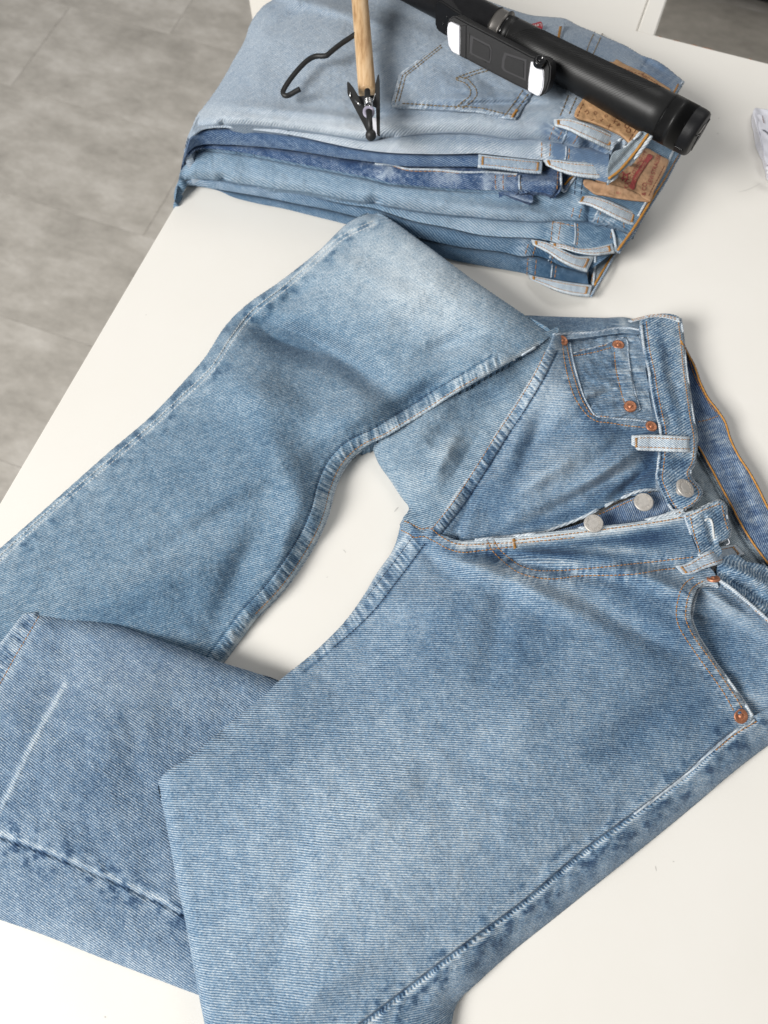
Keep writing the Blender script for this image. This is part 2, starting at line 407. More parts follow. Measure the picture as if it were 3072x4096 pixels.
M['blackg'] = plain('gloss_black_plastic', (.008, .008, .009), .15, 0, .1)
M['wire'] = plain('black_coated_wire', (.013, .013, .013), .5, 0, .2, 300, .2, 900)
M['grey'] = plain('grey_metal_ring', (.16, .15, .14), .38, .6, .1)
M['padw'] = plain('white_diffuser', (.86, .86, .90), .35, 0, .02)
M['steel'] = plain('steel', (.62, .62, .62), .25, 1, .05)
M['lilac'] = plain('lilac_washer', (.34, .32, .40), .4)
M['redtab'] = plain('red_woven_tab', (.42, .02, .035), .8, 0, .2, 800)
M['whitet'] = plain('white_thread_lettering', (.8, .78, .76), .8)
M['chip'] = plain('raw_chipboard', (.28, .15, .09), .9, 0, .4, 300)
M['dim'] = plain('near_black', (.02, .019, .022), .6)
def tablemat():
    m, nt, b = newmat('white_laminate'); co = nd(nt, 'ShaderNodeTexCoord').outputs['Object']
    f = noise(nt, co, 6, 5, .6); g = noise(nt, co, 70, 4, .7); st = noise(nt, co, 33, 2, .5)
    base = ramp(nt, f, [(.3, (.80, .77, .71)), (.7, (.825, .797, .742))])
    spots = ramp(nt, g, [(.70, (0, 0, 0)), (.80, (1, 1, 1))])
    mx = nd(nt, 'ShaderNodeMix', data_type='RGBA'); mx.inputs['B'].default_value = (.66, .62, .55, 1)
    nt.links.new(mth(nt, 'MULTIPLY', spots, .35), mx.inputs['Factor']); nt.links.new(base, mx.inputs['A']); nt.links.new(mx.outputs['Result'], b.inputs['Base Color'])
    b.inputs['Roughness'].default_value = .34; bump(nt, b, g, .04, .001)
    return m
M['table'] = tablemat()
def floormat():
    m, nt, b = newmat('grey_concrete_vinyl'); co = nd(nt, 'ShaderNodeTexCoord').outputs['Object']
    inf = nd(nt, 'ShaderNodeObjectInfo').outputs['Random']
    cv = nd(nt, 'ShaderNodeCombineXYZ'); nt.links.new(mth(nt, 'MULTIPLY', inf, 37.0), cv.inputs[0]); nt.links.new(mth(nt, 'MULTIPLY', inf, 91.0), cv.inputs[2])
    va = nd(nt, 'ShaderNodeVectorMath', operation='ADD'); nt.links.new(co, va.inputs[0]); nt.links.new(cv.outputs[0], va.inputs[1])
    st = nd(nt, 'ShaderNodeMapping'); st.inputs['Scale'].default_value = (.75, 1.25, 1); nt.links.new(va.outputs[0], st.inputs['Vector'])
    f = noise(nt, st.outputs[0], 9, 7, .62); g = noise(nt, st.outputs[0], 42, 5, .7); k = noise(nt, va.outputs[0], 2.2, 3, .5)
    s = mth(nt, 'ADD', mth(nt, 'MULTIPLY', f, .6), mth(nt, 'ADD', mth(nt, 'MULTIPLY', g, .25), mth(nt, 'MULTIPLY', k, .15)))
    nt.links.new(ramp(nt, s, [(.36, (.31, .288, .255)), (.5, (.43, .402, .36)), (.64, (.56, .53, .485))]), b.inputs['Base Color'])
    b.inputs['Roughness'].default_value = .55; bump(nt, b, g, .12, .002)
    return m
M['floor'] = floormat()
M['joint'] = plain('floor_joint', (.36, .335, .30), .8)
def woodmat():
    m, nt, b = newmat('pale_beech'); co = nd(nt, 'ShaderNodeTexCoord').outputs['Object']
    st = nd(nt, 'ShaderNodeMapping'); st.inputs['Scale'].default_value = (9, 1.0, 9); st.inputs['Rotation'].default_value = (0, 0, -.09); nt.links.new(co, st.inputs['Vector'])
    f = noise(nt, st.outputs[0], 26, 5, .6)
    nt.links.new(ramp(nt, f, [(.32, (.36, .20, .09)), (.5, (.58, .38, .20)), (.68, (.70, .50, .30))]), b.inputs['Base Color'])
    b.inputs['Roughness'].default_value = .5; return m
M['wood'] = woodmat()
M['paper'] = plain('white_paper', (.78, .78, .84), .5, 0, .04, 40)
# ------------------------------------------------------------------ floor, table, furniture behind
TA = math.radians(-20.2); E1 = Vector((math.cos(TA), math.sin(TA), 0)); E2 = Vector((-math.sin(TA), math.cos(TA), 0))
ZF = -.74
def box(name, lo, hi, mat, parent=None, bev=.002, rot=TA, origin=(0, 0, 0), **kw):
    bm = bmesh.new(); bmesh.ops.create_cube(bm, size=1)
    for v in bm.verts: v.co = Vector([lo[i]+(v.co[i]+.5)*(hi[i]-lo[i]) for i in range(3)])
    if bev: bmesh.ops.bevel(bm, geom=bm.edges[:], offset=bev, segments=2, affect='EDGES')
    R = Matrix.Rotation(rot, 4, 'Z'); bm.transform(Matrix.Translation(origin) @ R)
    me = bpy.data.meshes.new(name); bm.to_mesh(me); bm.free(); me.materials.append(mat)
    o = bpy.data.objects.new(name, me); put(o, parent, **kw); child_fix(o); return o
fl = mkmesh('floor', np.array([(-5, -4, ZF-.006), (5, -4, ZF-.006), (5, 7, ZF-.006), (-5, 7, ZF-.006)]), np.array([[0, 1, 2, 3]]), M['joint'], None, kind='structure')
bm = bmesh.new(); bmesh.ops.create_cube(bm, size=1)
TL, TWD = .61, .292
for v in bm.verts: v.co = Vector((v.co.x*(TL-.0007), v.co.y*(TWD-.0007), v.co.z*.006))
bmesh.ops.bevel(bm, geom=bm.edges[:], offset=.0004, segments=1, affect='EDGES')
tme = bpy.data.meshes.new('floor_tile'); bm.to_mesh(tme); bm.free(); tme.materials.append(M['floor'])
row0 = Vector((-.926, 1.63, 0)); jn = Vector((-.525, 1.182, 0))
def fuv(p): return p.dot(E1), p.dot(E2)
r0v = fuv(row0)[1]; jx, jy = fuv(jn)
for r in range(-9, 12):
    y0 = r0v+r*TWD; y1 = y0+TWD
    sh = jx if y0 <= jy < y1 else jx+((r*7) % 5)*TL*.23+.11
    for c in range(-7, 9):
        cx = sh+(c+.5)*TL; cy = (y0+y1)/2; p = E1*cx+E2*cy
        if not (-2.3 < p.x < 2.6 and -1.0 < p.y < 4.2): continue
        o = bpy.data.objects.new('floor_tile', tme); o.location = (p.x, p.y, ZF-.003); o.rotation_euler = (0, 0, TA); put(o, fl)

corner = Vector((-.072, .9567, 0))
tb = thing('table', 'cream white laminate table top carrying all the jeans, with chipped back edge', 'table', (corner.x, corner.y, ZF))
TH = .026
box('table_top', (0, -1.65, -TH), (1.55, 0, 0), M['table'], tb, .0012, TA, corner)
for (a, b_) in ((.06, -.06), (1.49, -.06), (.06, -1.59), (1.49, -1.59)):
    box('leg', (a-.025, b_-.025, ZF+.002), (a+.025, b_+.025, -TH), M['table'], tb, .003, TA, corner)
a = Acc()
cps = [(c2(*p)) for p in (((1160, 165), (1180, 170)), ((1310, 203), (1345, 211)), ((1360, 214), (1415, 232)), ((1570, 271), (1588, 274)), ((1230, 185), (1262, 192)))]
for pr in cps:
    w = unp(pr, np.zeros(2)); n = 7; pts = []; rad = []
    for i in range(n):
        t = i/(n-1); p = w[0]*(1-t)+w[1]*t
        q = Vector(p); v = (q-corner).dot(E2); q = q-E2*v                     # onto the real back edge
        pts.append(q+Vector((0, 0, -.001))); rad.append(.0004+.0007*math.sin(math.pi*t)*(.7+.6*random.random()))
    a.tube(pts, rad, 6)
a.build('edge_chip', M['chip'], tb, kind='stuff')
# white cabinet pushed against the back edge of the table
cab = thing('cabinet', 'low white cabinet pushed against the back edge of the table', 'cabinet', (corner.x, corner.y, ZF))
ce = unp(c2((1148, 160)), np.array([-.004]))[0]; cu = (Vector(ce)-corner).dot(E1)
box('cabinet_body', (cu-.52, .004, ZF+.002), (cu-.0205, .46, -.006), M['table'], cab, .0015, TA, corner)
box('side_panel', (cu-.020, .0035, ZF+.002), (cu, .462, -.004), M['table'], cab, .0015, TA, corner)
# white cupboard at the far right, the shadow gap below it built as a black base
cw = unp(e5((700, -20), (1176, 120)), np.array([ZF, ZF])); base = Vector(cw[0]); dr = Vector(cw[1])-base; an = math.atan2(dr.y, dr.x)
cb = thing('cupboard', 'white cupboard on the floor, its shadow gap painted as a black base, in the far right corner', 'cupboard', base)
box('shadow_plinth', (-.8, .02, .002), (1.2, .4, .05), M['dim'], cb, .001, an, base)  # near-black colour stands in for the shadow gap under the cupboard
box('cupboard_body', (-.8, 0, .05), (1.2, .42, .62), M['table'], cb, .003, an, base)
M['scuff'] = plain('grey_scuff', (.60, .58, .54), .8)
for k, (pl, w_) in enumerate(((c5((176, 345), (184, 334), (192, 326)), 6), (c6((1625, 590), (1634, 598), (1640, 606)), 3), (c6((1545, 722), (1556, 720)), 2.5), (c8((1150, 860), (1153, 872), (1156, 884)), 4), (c8((1228, 843), (1237, 840)), 4), (c7((384, 1076), (390, 1079)), 5),
                             (d7((878, 1898), (885, 1901)), 3), (d6((1400, 1652), (1480, 1632), (1560, 1595), (1600, 1572)), 2), (e5((535, 1690), (548, 1684)), 6), (e5((550, 1492), (560, 1496)), 5))):
    P = resamp(pl, 8); d_ = np.gradient(P, axis=0); d_ /= np.linalg.norm(d_, axis=1)[:, None]; nn_ = np.stack([-d_[:, 1], d_[:, 0]], 1); tt = np.sin(np.linspace(.25, 2.9, 8))[:, None]
    V = unp(np.concatenate([P+nn_*w_*.5*tt, P-nn_*w_*.5*tt]), np.full(16, .0002)); Q = np.array([[i+8, i+9, i+1, i] for i in range(7)])
    mkmesh('scuff_mark', V, Q, M['scuff'], tb)
# ------------------------------------------------------------------ the jeans laid out on the table
JE = thing('jeans', 'open button-fly blue jeans spread across the white table with one leg folded under', 'jeans', (.05, .25, 0))
cF = lambda conv, *p: conv(*p)
# the leg lying away from the viewer
A_out = F((805, 458), (760, 476), (690, 540), (600, 611), (530, 660), (492, 697), (440, 775), (395, 826), (330, 895), (240, 972), (150, 1052), (60, 1132), (0, 1184), (-110, 1280))
A_in = F((1130, 678), (1192, 722), (1165, 745), (1100, 783), (1040, 818), (980, 853), (920, 892), (870, 922), (835, 943), (805, 956), (775, 975), (745, 1008), (722, 1058), (708, 1112), (688, 1160), (660, 1208), (612, 1275), (560, 1330), (512, 1395), (478, 1440), (420, 1510))
A_poly = cat(A_out, F((-110, 1520), (150, 1560)), A_in[::-1], F((1080, 644), (1020, 603), (960, 558), (900, 514), (850, 478), (822, 462)))
zA = zF((805, 458, .034), (850, 478, .045), (960, 558, .062), (1080, 645, .066), (1140, 688, .062), (1192, 722, .055), (690, 540, .024), (600, 611, .018), (492, 697, .013), (395, 826, .012),
        (240, 972, .011), (0, 1184, .011), (-110, 1280, .011), (860, 560, .050), (960, 640, .060), (1040, 700, .064), (1100, 740, .058), (1000, 780, .054), (900, 720, .048), (760, 580, .040), (700, 640, .033),
        (620, 700, .020), (660, 770, .021), (560, 790, .026), (760, 800, .034), (860, 850, .040), (980, 853, .047), (870, 920, .040), (805, 956, .030), (745, 1008, .020), (708, 1112, .015), (660, 1208, .012),
        (512, 1395, .011), (700, 900, .031), (600, 950, .032), (620, 1080, .032), (450, 1000, .027), (480, 1180, .028), (300, 1150, .024), (560, 1260, .022), (300, 1320, .022), (100, 1300, .020), (400, 1430, .016), (0, 1450, .018), (150, 1560, .014))
outA = F((808, 480), (740, 512), (676, 568), (610, 625), (540, 680), (505, 725), (455, 800), (405, 848), (330, 918), (215, 1015), (100, 1112), (0, 1205), (-90, 1285))
inA = A_in[3:] - np.array([32, 12])
fill('far_leg', A_poly, zA, M['far'], JE, 4.0, key='jeans', own='farleg', n=190, seed=3, noise=(.0011, 38),
     rounds=[(A_out, .020, .010), (A_in[2:], .008, .006), (A_in[10:], .016, .009), (F((805, 458), (850, 478), (900, 514), (960, 558), (1020, 603), (1080, 644), (1130, 678), (1192, 722)), .030, .016)],
     bumps=[(640, 735, 120, 32, 20, -.014), (780, 805, 90, 30, 35, -.010), (900, 868, 80, 26, -35, -.010), (960, 750, 70, 22, -25, -.006), (560, 850, 90, 50, 20, .007), (760, 900, 90, 40, -30, .009), (620, 1010, 150, 40, 62, .005), (420, 1150, 220, 36, -28, -.004),
            (330, 1260, 200, 30, -20, .004), (520, 1230, 30, 130, 25, -.005), (880, 640, 130, 45, -30, .007), (640, 640, 80, 22, -35, -.006), (740, 580, 60, 20, -30, .003), (480, 1080, 150, 22, -30, .003), (620, 1160, 22, 70, 20, .004)],
     feats=[('groove', outA, 9, .0010), ('ridge', outA+np.array([-14, -12]), 12, .0012), ('blot', outA, 46, .9), ('pale', outA+np.array([-5, -5]), 5, .30), ('pale', outA+np.array([6, 7]), 5, .22), ('pale', A_out[:4], 22, .15),
            ('ridge', inA, 38, .0012), ('rope', inA, 36, 1.1), ('pale', inA, 36, .10), ('groove', inA+np.array([-36, -14]), 6, .0012), ('pale', inA+np.array([-36, -14]), 4, -.3), ('pale', A_in[2:]-np.array([6, 2]), 10, .40)],
     wear=[(905, 610, 190, 110, 28, .26), (700, 620, 60, 40, 0, .05), (610, 745, 90, 30, 22, -.12), (900, 850, 60, 26, -35, -.10), (500, 1000, 200, 160, 0, -.05), (350, 1190, 240, 40, -28, .03), (330, 1320, 280, 90, -15, -.09), (650, 700, 40, 20, 20, -.08)],  # darker spots in the valleys put fold shade into the colour
     wrink=[(35, .034, .0006, 800, 690, 180)], skirt=(.0015, .02), base=.0006, uvf=lambda V, P: np.stack([V[:, 0], V[:, 1]+.5*V[:, 2]+.28*(V[:, 0]+.06)**2*np.sign(V[:, 0]+.06)*-1], 1))
# back of that leg, a valley between the fold and the inseam
G_poly = cat(F((1206, 706), (1170, 722), (1050, 780), (930, 870), (850, 920), (800, 950), (806, 972), (818, 1002), (842, 1036), (868, 1076), (884, 1098), (868, 1125), (874, 1142), (905, 1152)), F((935, 1140), (985, 1072), (1050, 985), (1128, 858), (1180, 770)))
fill('far_leg_back', G_poly, zF((1205, 706, .044), (1150, 742, .048), (1050, 800, .043), (930, 880, .035), (800, 955, .018), (820, 1005, .015), (870, 1080, .016), (880, 1130, .020), (905, 1150, .026), (1180, 765, .040), (1125, 858, .036), (1050, 985, .034),
     (970, 1080, .030), (1000, 930, .025), (900, 970, .024), (940, 1030, .028), (1060, 860, .027), (1125, 800, .032)), M['gus'], JE, 4.0, key='jeans', seed=8, n=120,
     rounds=[(F((800, 950), (806, 972), (818, 1002), (842, 1036), (868, 1076), (884, 1098)), .016, .011)],
     bumps=[(960, 985, 50, 18, -58, .006), (905, 945, 40, 20, -30, .003), (1000, 1000, 70, 14, -58, -.003)], wear=[(965, 975, 45, 20, -55, .16), (880, 1040, 40, 30, 0, .06), (1050, 850, 90, 30, -35, -.10)],  # dark valley and pale crest put fold shading into the colour
     wrink=[(60, .02, .0005, 930, 1010, 80)], skirt=(.0015, .02), base=.0006)
# front of the hip of that leg, with its inseam ridge
C_in = F((1195, 722), (1190, 735), (1172, 770), (1124, 852), (1078, 922), (1042, 982), (980, 1070), (936, 1134), (910, 1152))
C_poly = cat(C_in, F((960, 1162), (1000, 1176), (1100, 1168), (1180, 1150), (1255, 1120), (1301, 1097), (1346, 1075), (1424, 1058)), F((1424, 1010), (1430, 960), (1432, 925), (1415, 839), (1398, 762), (1391, 700), (1380, 708), (1328, 708), (1270, 722), (1228, 722)))
zC = zF((1190, 728, .052), (1124, 852, .046), (1042, 982, .042), (936, 1134, .036), (910, 1152, .032), (1180, 840, .050), (1240, 900, .046), (1150, 980, .044), (1100, 1060, .038), (1000, 1165, .026), (1100, 1155, .027), (1230, 1115, .030),
        (1346, 1083, .031), (1426, 1055, .032), (1424, 980, .036), (1426, 920, .036), (1400, 800, .032), (1385, 710, .020), (1300, 725, .022), (1230, 735, .030), (1240, 790, .040), (1300, 960, .046), (1300, 1040, .042), (1200, 1080, .038), (1360, 1000, .042))
inC = F((1176, 745), (1150, 800), (1110, 868), (1062, 940), (1025, 1000), (965, 1090), (925, 1140))
bandC = inC+np.array([54, 24])
fold = F((1140, 850), (1118, 918), (1090, 989), (1040, 1050), (992, 1160))
pkA = e6((355, 290), (370, 420), (395, 560), (430, 690), (470, 800), (530, 900), (610, 990), (680, 1030), (800, 1045), (950, 1070), (1140, 1090))      # pocket mouth
pkA_edge = e6((425, 290), (440, 380), (465, 500), (505, 640), (550, 780), (610, 900), (680, 985), (740, 990), (850, 1003), (1000, 1015), (1160, 1035))
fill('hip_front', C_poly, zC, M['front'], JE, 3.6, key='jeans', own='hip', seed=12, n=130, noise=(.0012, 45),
     rounds=[(C_in, .006, .005), (F((1391, 700), (1380, 708), (1328, 708), (1270, 722), (1228, 722)), .012, .006)],
     feats=[('step', fold, 10, [.000, -.006, -.009, -.009, -.007], 80), ('ridge', inC+np.array([27, 12]), 34, .0012), ('rope', inC+np.array([30, 14]), 30, 1.3), ('pale', inC+np.array([3, 1]), 10, .42), ('groove', bandC, 6, .0012), ('pale', bandC, 4, -.3),
            ('rope', pkA, 22, .8), ('step', e6((430, 270), (445, 380), (475, 520), (510, 650), (555, 790), (610, 905), (680, 992), (800, 1003), (1000, 1022), (1150, 1045)), 6, [.002]*4, 50)],
     bumps=[(1200, 1010, 110, 22, -32, .006), (1290, 1050, 130, 14, -28, -.006), (1330, 1000, 90, 16, -38, .006), (1370, 1040, 60, 12, -40, -.005), (1210, 930, 90, 18, -30, -.003), (1150, 960, 20, 90, 22, -.004), (1140, 1100, 60, 20, -20, .002), (1050, 1110, 40, 30, 0, -.002), (1240, 880, 60, 60, 0, .002)],
     wear=[(1180, 850, 50, 100, 30, .13), (1240, 870, 30, 60, 0, .06), (1230, 1000, 120, 30, -30, .10), (1120, 1000, 26, 110, 22, -.12), (1240, 930, 90, 24, -20, -.06), (1330, 960, 80, 34, -10, -.12), (1262, 872, 22, 60, -28, -.20), (1330, 930, 50, 10, 8, -.18), (1380, 1040, 50, 30, -30, -.14), (1320, 1062, 120, 13, -25, -.16), (1050, 1085, 60, 50, 0, -.10), (1402, 985, 18, 60, 0, -.30), (1350, 1010, 50, 12, -30, .14), (1230, 780, 14, 50, -8, -.12), (1180, 1125, 120, 10, -12, -.16)],  # indigo left by the seams, plus shade beside the fold put into colour
     wrink=[(-50, .014, .0007, 1330, 1010, 90)], skirt=(.0012, .012), uvf=lambda V, P: np.stack([V[:, 0], V[:, 1]+.5*V[:, 2]+.9*(V[:, 0]-.2)**2], 1))
# strip of the back panel seen over the hip
fill('hip_side', cat(c4((270, 97), (400, 92), (500, 95), (640, 99), (740, 101), (850, 98), (905, 112), (950, 122), (945, 185), (850, 185), (760, 195), (600, 215), (440, 222), (330, 200))),
     zF((1130, 684, .034), (1200, 684, .020), (1300, 686, .013), (1385, 692, .010), (1200, 725, .036), (1300, 720, .028), (1385, 715, .026)), M['front'], JE, 3.6, key='jeans', seed=14,
     rounds=[(c4((270, 97), (400, 92), (500, 95), (740, 101), (850, 98), (950, 122)), .010, .006)], feats=[('rope', c4((800, 100), (805, 170)), 22, .9), ('pale', c4((835, 105), (850, 165)), 12, .2), ('rope', c4((440, 200), (850, 165)), 14, .5)],
     wear=[(1240, 700, 60, 14, 0, -.12), (1180, 700, 40, 20, 0, -.04), (1345, 700, 12, 14, 0, .12)], skirt=(.0015, .01), base=.0006)
a_ = c4((440, 196), (600, 188), (700, 180), (780, 163), (850, 158), (940, 172))
def cord(name, pts, rad, mat, parent, key, lift=0.0, k=6, n=None, zd=None, **kw):
    """a rolled edge or thick thread lying on the cloth"""
    pts = resamp(pts, n or max(10, int(np.hypot(*np.diff(pts, axis=0).T).sum()/7)))
    z, N = cast(pts, key, 0) if zd is None else (np.full(len(pts), zd), None)
    z = np.convolve(np.pad(z, 2, mode='edge'), np.ones(5)/5, 'valid')
    Wd = unp(pts, z+lift); a = Acc(); rr = [rad*(1+.09*math.sin(i*2.1)+.07*math.sin(i*5.3)) for i in range(len(pts))]
    a.tube(Wd, rr, k); return a.build(name, mat, parent, **kw)
def attr_const(o, wear=0, rope=0):
    n = len(o.data.vertices)
    for k, v in (('wear', wear), ('rope', rope)):
        at = o.data.attributes.new(k, 'FLOAT', 'POINT'); at.data.foreach_set('value', np.full(n, v, np.float32))
    co = np.zeros(n*3, np.float32); o.data.vertices.foreach_get('co', co); co = co.reshape(-1, 3)
    L = np.zeros(len(o.data.loops), np.int32); o.data.loops.foreach_get('vertex_index', L)
    u = o.data.uv_layers.new(name='UVMap'); u.data.foreach_set('uv', (co[:, :2]+co[:, 2:]*.7)[L].ravel()); return o
def hem(name, pts, rad, parent, key, lift=0, wear=.05, rope=.5, mat='edge', zd=None, **kw): return attr_const(cord(name, pts, rad, M[mat], parent, key, lift, 8, zd=zd, **kw), wear, rope)
hem('side_seam', a_, .0012, JE, 'jeans', .0004, -.08, .7)
# big panel: front of the near leg
D_left = F((870, 1120), (862, 1148), (850, 1185), (815, 1236), (788, 1282), (745, 1342), (690, 1398), (600, 1472), (480, 1575), (400, 1640), (352, 1672), (341, 1690), (350, 1735), (366, 1820), (384, 1915), (400, 1990), (416, 2080), (442, 2212), (470, 2330))
D_top = F((905, 1146), (960, 1156), (992, 1168), (1026, 1166), (1070, 1162), (1114, 1158), (1200, 1147), (1300, 1136), (1407, 1121), (1476, 1100))
D_right = F((1492, 1150), (1512, 1197), (1535, 1225), (1551, 1250), (1551, 1268), (1527, 1260), (1510, 1268), (1500, 1286), (1494, 1310), (1493, 1338), (1506, 1372), (1540, 1426), (1575, 1471), (1605, 1515), (1628, 1550))
out_s = F((1628, 1552), (1577, 1583), (1537, 1616), (1487, 1664), (1367, 1755), (1262, 1832), (1132, 1942), (1008, 2033), (864, 2143), (770, 2215), (640, 2320))
D_poly = cat(D_left, out_s[::-1][:-1], D_right[::-1], D_top[::-1])
zD = zF((870, 1120, .020), (905, 1150, .026), (850, 1185, .016), (788, 1282, .016), (690, 1398, .020), (600, 1472, .028), (480, 1575, .036), (345, 1680, .040), (384, 1915, .036), (442, 2212, .032), (470, 2330, .032),
        (992, 1168, .034), (1114, 1158, .040), (1300, 1136, .043), (1476, 1100, .043), (1512, 1197, .040), (1551, 1262, .044), (1500, 1286, .048), (1494, 1330, .048), (1540, 1426, .040), (1605, 1515, .030), (1628, 1550, .026),
        (1537, 1616, .028), (1367, 1755, .032), (1132, 1942, .034), (864, 2143, .034), (640, 2320, .034), (1000, 1300, .044), (1200, 1260, .046), (1380, 1240, .046), (900, 1400, .044), (1200, 1450, .050), (1400, 1450, .050), (1000, 1650, .054),
        (700, 1650, .050), (1250, 1650, .050), (600, 1850, .050), (850, 1900, .055), (650, 2080, .046), (1100, 1800, .050))
inD = F((900, 1162), (868, 1206), (831, 1254), (797, 1298), (752, 1344), (700, 1388), (640, 1436))
jst = c5((545, 455), (580, 510), (640, 570), (720, 590), (800, 585), (950, 575), (1150, 560), (1300, 540)); jst2 = c5((580, 445), (600, 480), (650, 540), (720, 575), (800, 578), (950, 568), (1150, 545), (1300, 527))
J1 = e2((925, 425), (965, 510), (1060, 610), (1180, 700), (1330, 745), (1480, 758), (1659, 738)); J1 = cat(J1, e1((180, 1640), (380, 1605), (560, 1585)))
J2 = e2((978, 420), (1020, 495), (1110, 580), (1210, 650), (1340, 688), (1480, 690), (1659, 680)); J2 = cat(J2, e1((150, 1530), (420, 1500), (760, 1460)))
pkD = cat(e7((560, 25)), e7((460, 90), (395, 180), (360, 290), (335, 430), (335, 540), (375, 670), (450, 800), (560, 960), (700, 1160), (830, 1340), (940, 1500), (1060, 1720)))
pkD2 = e7((680, 75), (590, 120), (520, 190), (480, 290), (455, 430), (455, 560), (490, 660), (590, 830), (720, 1010), (860, 1210), (980, 1390), (1080, 1540), (1170, 1690))
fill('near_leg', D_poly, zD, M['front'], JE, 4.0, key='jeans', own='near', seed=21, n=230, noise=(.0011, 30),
     rounds=[(D_left[:9], .014, .010), (D_left[8:12], .010, .006), (D_left[11:], .010, .008), (D_top, .004, .002), (D_right[4:], .004, .0025), (out_s, .003, .0012)],
     feats=[('rope', inD, 42, 1.1), ('ridge', inD, 32, .0014), ('pale', inD-np.array([34, 22]), 9, .3), ('groove', inD+np.array([36, 24]), 6, .001), ('pale', inD+np.array([36, 24]), 5, -.3), ('rope', pkD, 30, .6), ('rope', pkD2, 22, .85), ('pale', D_right[4:], 16, .35), ('ridge', (resamp(pkD, 12)+resamp(pkD2, 12))/2, 22, .0009),
            ('rope', J1, 34, .8), ('rope', J2, 26, .6), ('groove', J2, 6, .0007), ('pale', D_top[2:]+np.array([0, 16]), 24, .62), ('groove', F((1060, 1180), (1114, 1176), (1200, 1164), (1300, 1152), (1407, 1138), (1470, 1122)), 7, .0008),
            ('rope', e2((400, 340), (560, 440), (760, 510), (960, 490), (1150, 480)), 40, .8), ('step', e2((440, 430), (600, 500), (740, 550), (960, 515), (1150, 495)), 8, [-.001, -.0016, -.0014, -.0008], 40),
            ('blot', out_s-np.array([14, 18]), 40, .7), ('pale', out_s, 7, .18)],
     bumps=[(1190, 1290, 190, 26, 24, .007), (1330, 1345, 170, 26, 26, -.006), (1430, 1262, 120, 18, 22, .006), (1080, 1330, 30, 120, 12, -.003), (1180, 1225, 120, 12, 12, -.005), (1020, 1225, 60, 22, 18, .005), (940, 1210, 40, 20, 40, -.003), (1200, 1200, 140, 13, 4, .004), (1360, 1215, 120, 12, 2, -.004),
            (1390, 1560, 150, 40, -34, -.003), (760, 1480, 160, 40, -42, -.003), (900, 1300, 90, 40, 0, .003), (800, 1750, 260, 34, -38, .002), (620, 1960, 40, 200, 8, -.002), (1130, 1560, 120, 40, -30, .003), (1280, 1800, 120, 22, -36, -.002), (720, 2120, 150, 30, -36, .002)],
     wear=[(830, 1800, 330, 250, -30, .09), (700, 2000, 200, 140, 0, .05), (1190, 1275, 160, 26, 24, .12), (1400, 1310, 150, 36, 30, -.12), (1420, 1420, 90, 80, 0, -.10), (1380, 1570, 150, 50, -30, -.12), (1130, 1400, 190, 90, -20, -.10), (1000, 1300, 60, 110, 20, -.05),  # faded areas, with crease shade also put into the colour
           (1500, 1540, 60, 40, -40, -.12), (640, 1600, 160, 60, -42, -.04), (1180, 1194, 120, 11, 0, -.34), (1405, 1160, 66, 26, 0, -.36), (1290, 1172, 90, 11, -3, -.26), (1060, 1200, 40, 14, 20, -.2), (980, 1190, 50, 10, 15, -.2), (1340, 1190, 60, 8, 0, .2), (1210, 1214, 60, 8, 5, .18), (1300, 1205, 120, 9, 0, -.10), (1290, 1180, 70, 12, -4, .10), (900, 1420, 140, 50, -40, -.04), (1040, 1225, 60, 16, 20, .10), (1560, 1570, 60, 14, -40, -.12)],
     wrink=[(40, .022, .0006, 1130, 1225, 120), (-60, .03, .0005, 1400, 1350, 150)], skirt=(.0016, .02), base=None if False else .004,
     uvf=lambda V, P: np.stack([V[:, 0], V[:, 1]+.12*V[:, 2]+.12*(V[:, 0]-.05)**2], 1))
# back panel of the near leg, outside the outseam
D2_poly = cat(out_s[::-1]+np.array([-6, -6]), F((1640, 1540), (1700, 1510), (1760, 1520), (1720, 1570), (1659, 1611), (1580, 1672), (1500, 1740), (1420, 1806), (1300, 1902), (1200, 1982), (1100, 2062), (1030, 2125), (985, 2172), (975, 2215), (960, 2330)))
fill('near_leg_back', D2_poly, zF((1628, 1550, .026), (1487, 1664, .029), (1262, 1832, .031), (1008, 2033, .032), (770, 2215, .032), (640, 2320, .032), (1700, 1570, .016), (1500, 1740, .014), (1300, 1902, .014), (1100, 2062, .014), (985, 2172, .016), (975, 2330, .016), (1570, 1660, .022), (1300, 1860, .024), (1000, 2100, .026), (800, 2250, .030)),
     M['front'], JE, 4.0, key='jeans', seed=31, n=130, rounds=[(F((1760, 1520), (1720, 1570), (1659, 1611), (1580, 1672), (1500, 1740), (1420, 1806), (1300, 1902), (1200, 1982), (1100, 2062), (1030, 2125), (985, 2172), (975, 2215), (960, 2330)), .022, .012)],
     feats=[('groove', out_s+np.array([5, 6]), 11, .0040), ('pale', out_s+np.array([3, 4]), 6, -.25), ('blot', out_s+np.array([30, 38]), 56, 1.1), ('pale', out_s+np.array([16, 18]), 9, .24)], wear=[(1250, 1900, 200, 30, -38, -.05), (1560, 1640, 50, 24, -38, -.12), (1430, 1735, 50, 22, -38, -.14), (1060, 2090, 60, 30, -38, -.08)],  # dark line along the groove puts seam shade into the colour
     noise=(.0010, 40), skirt=(.003, .02), base=.0006)
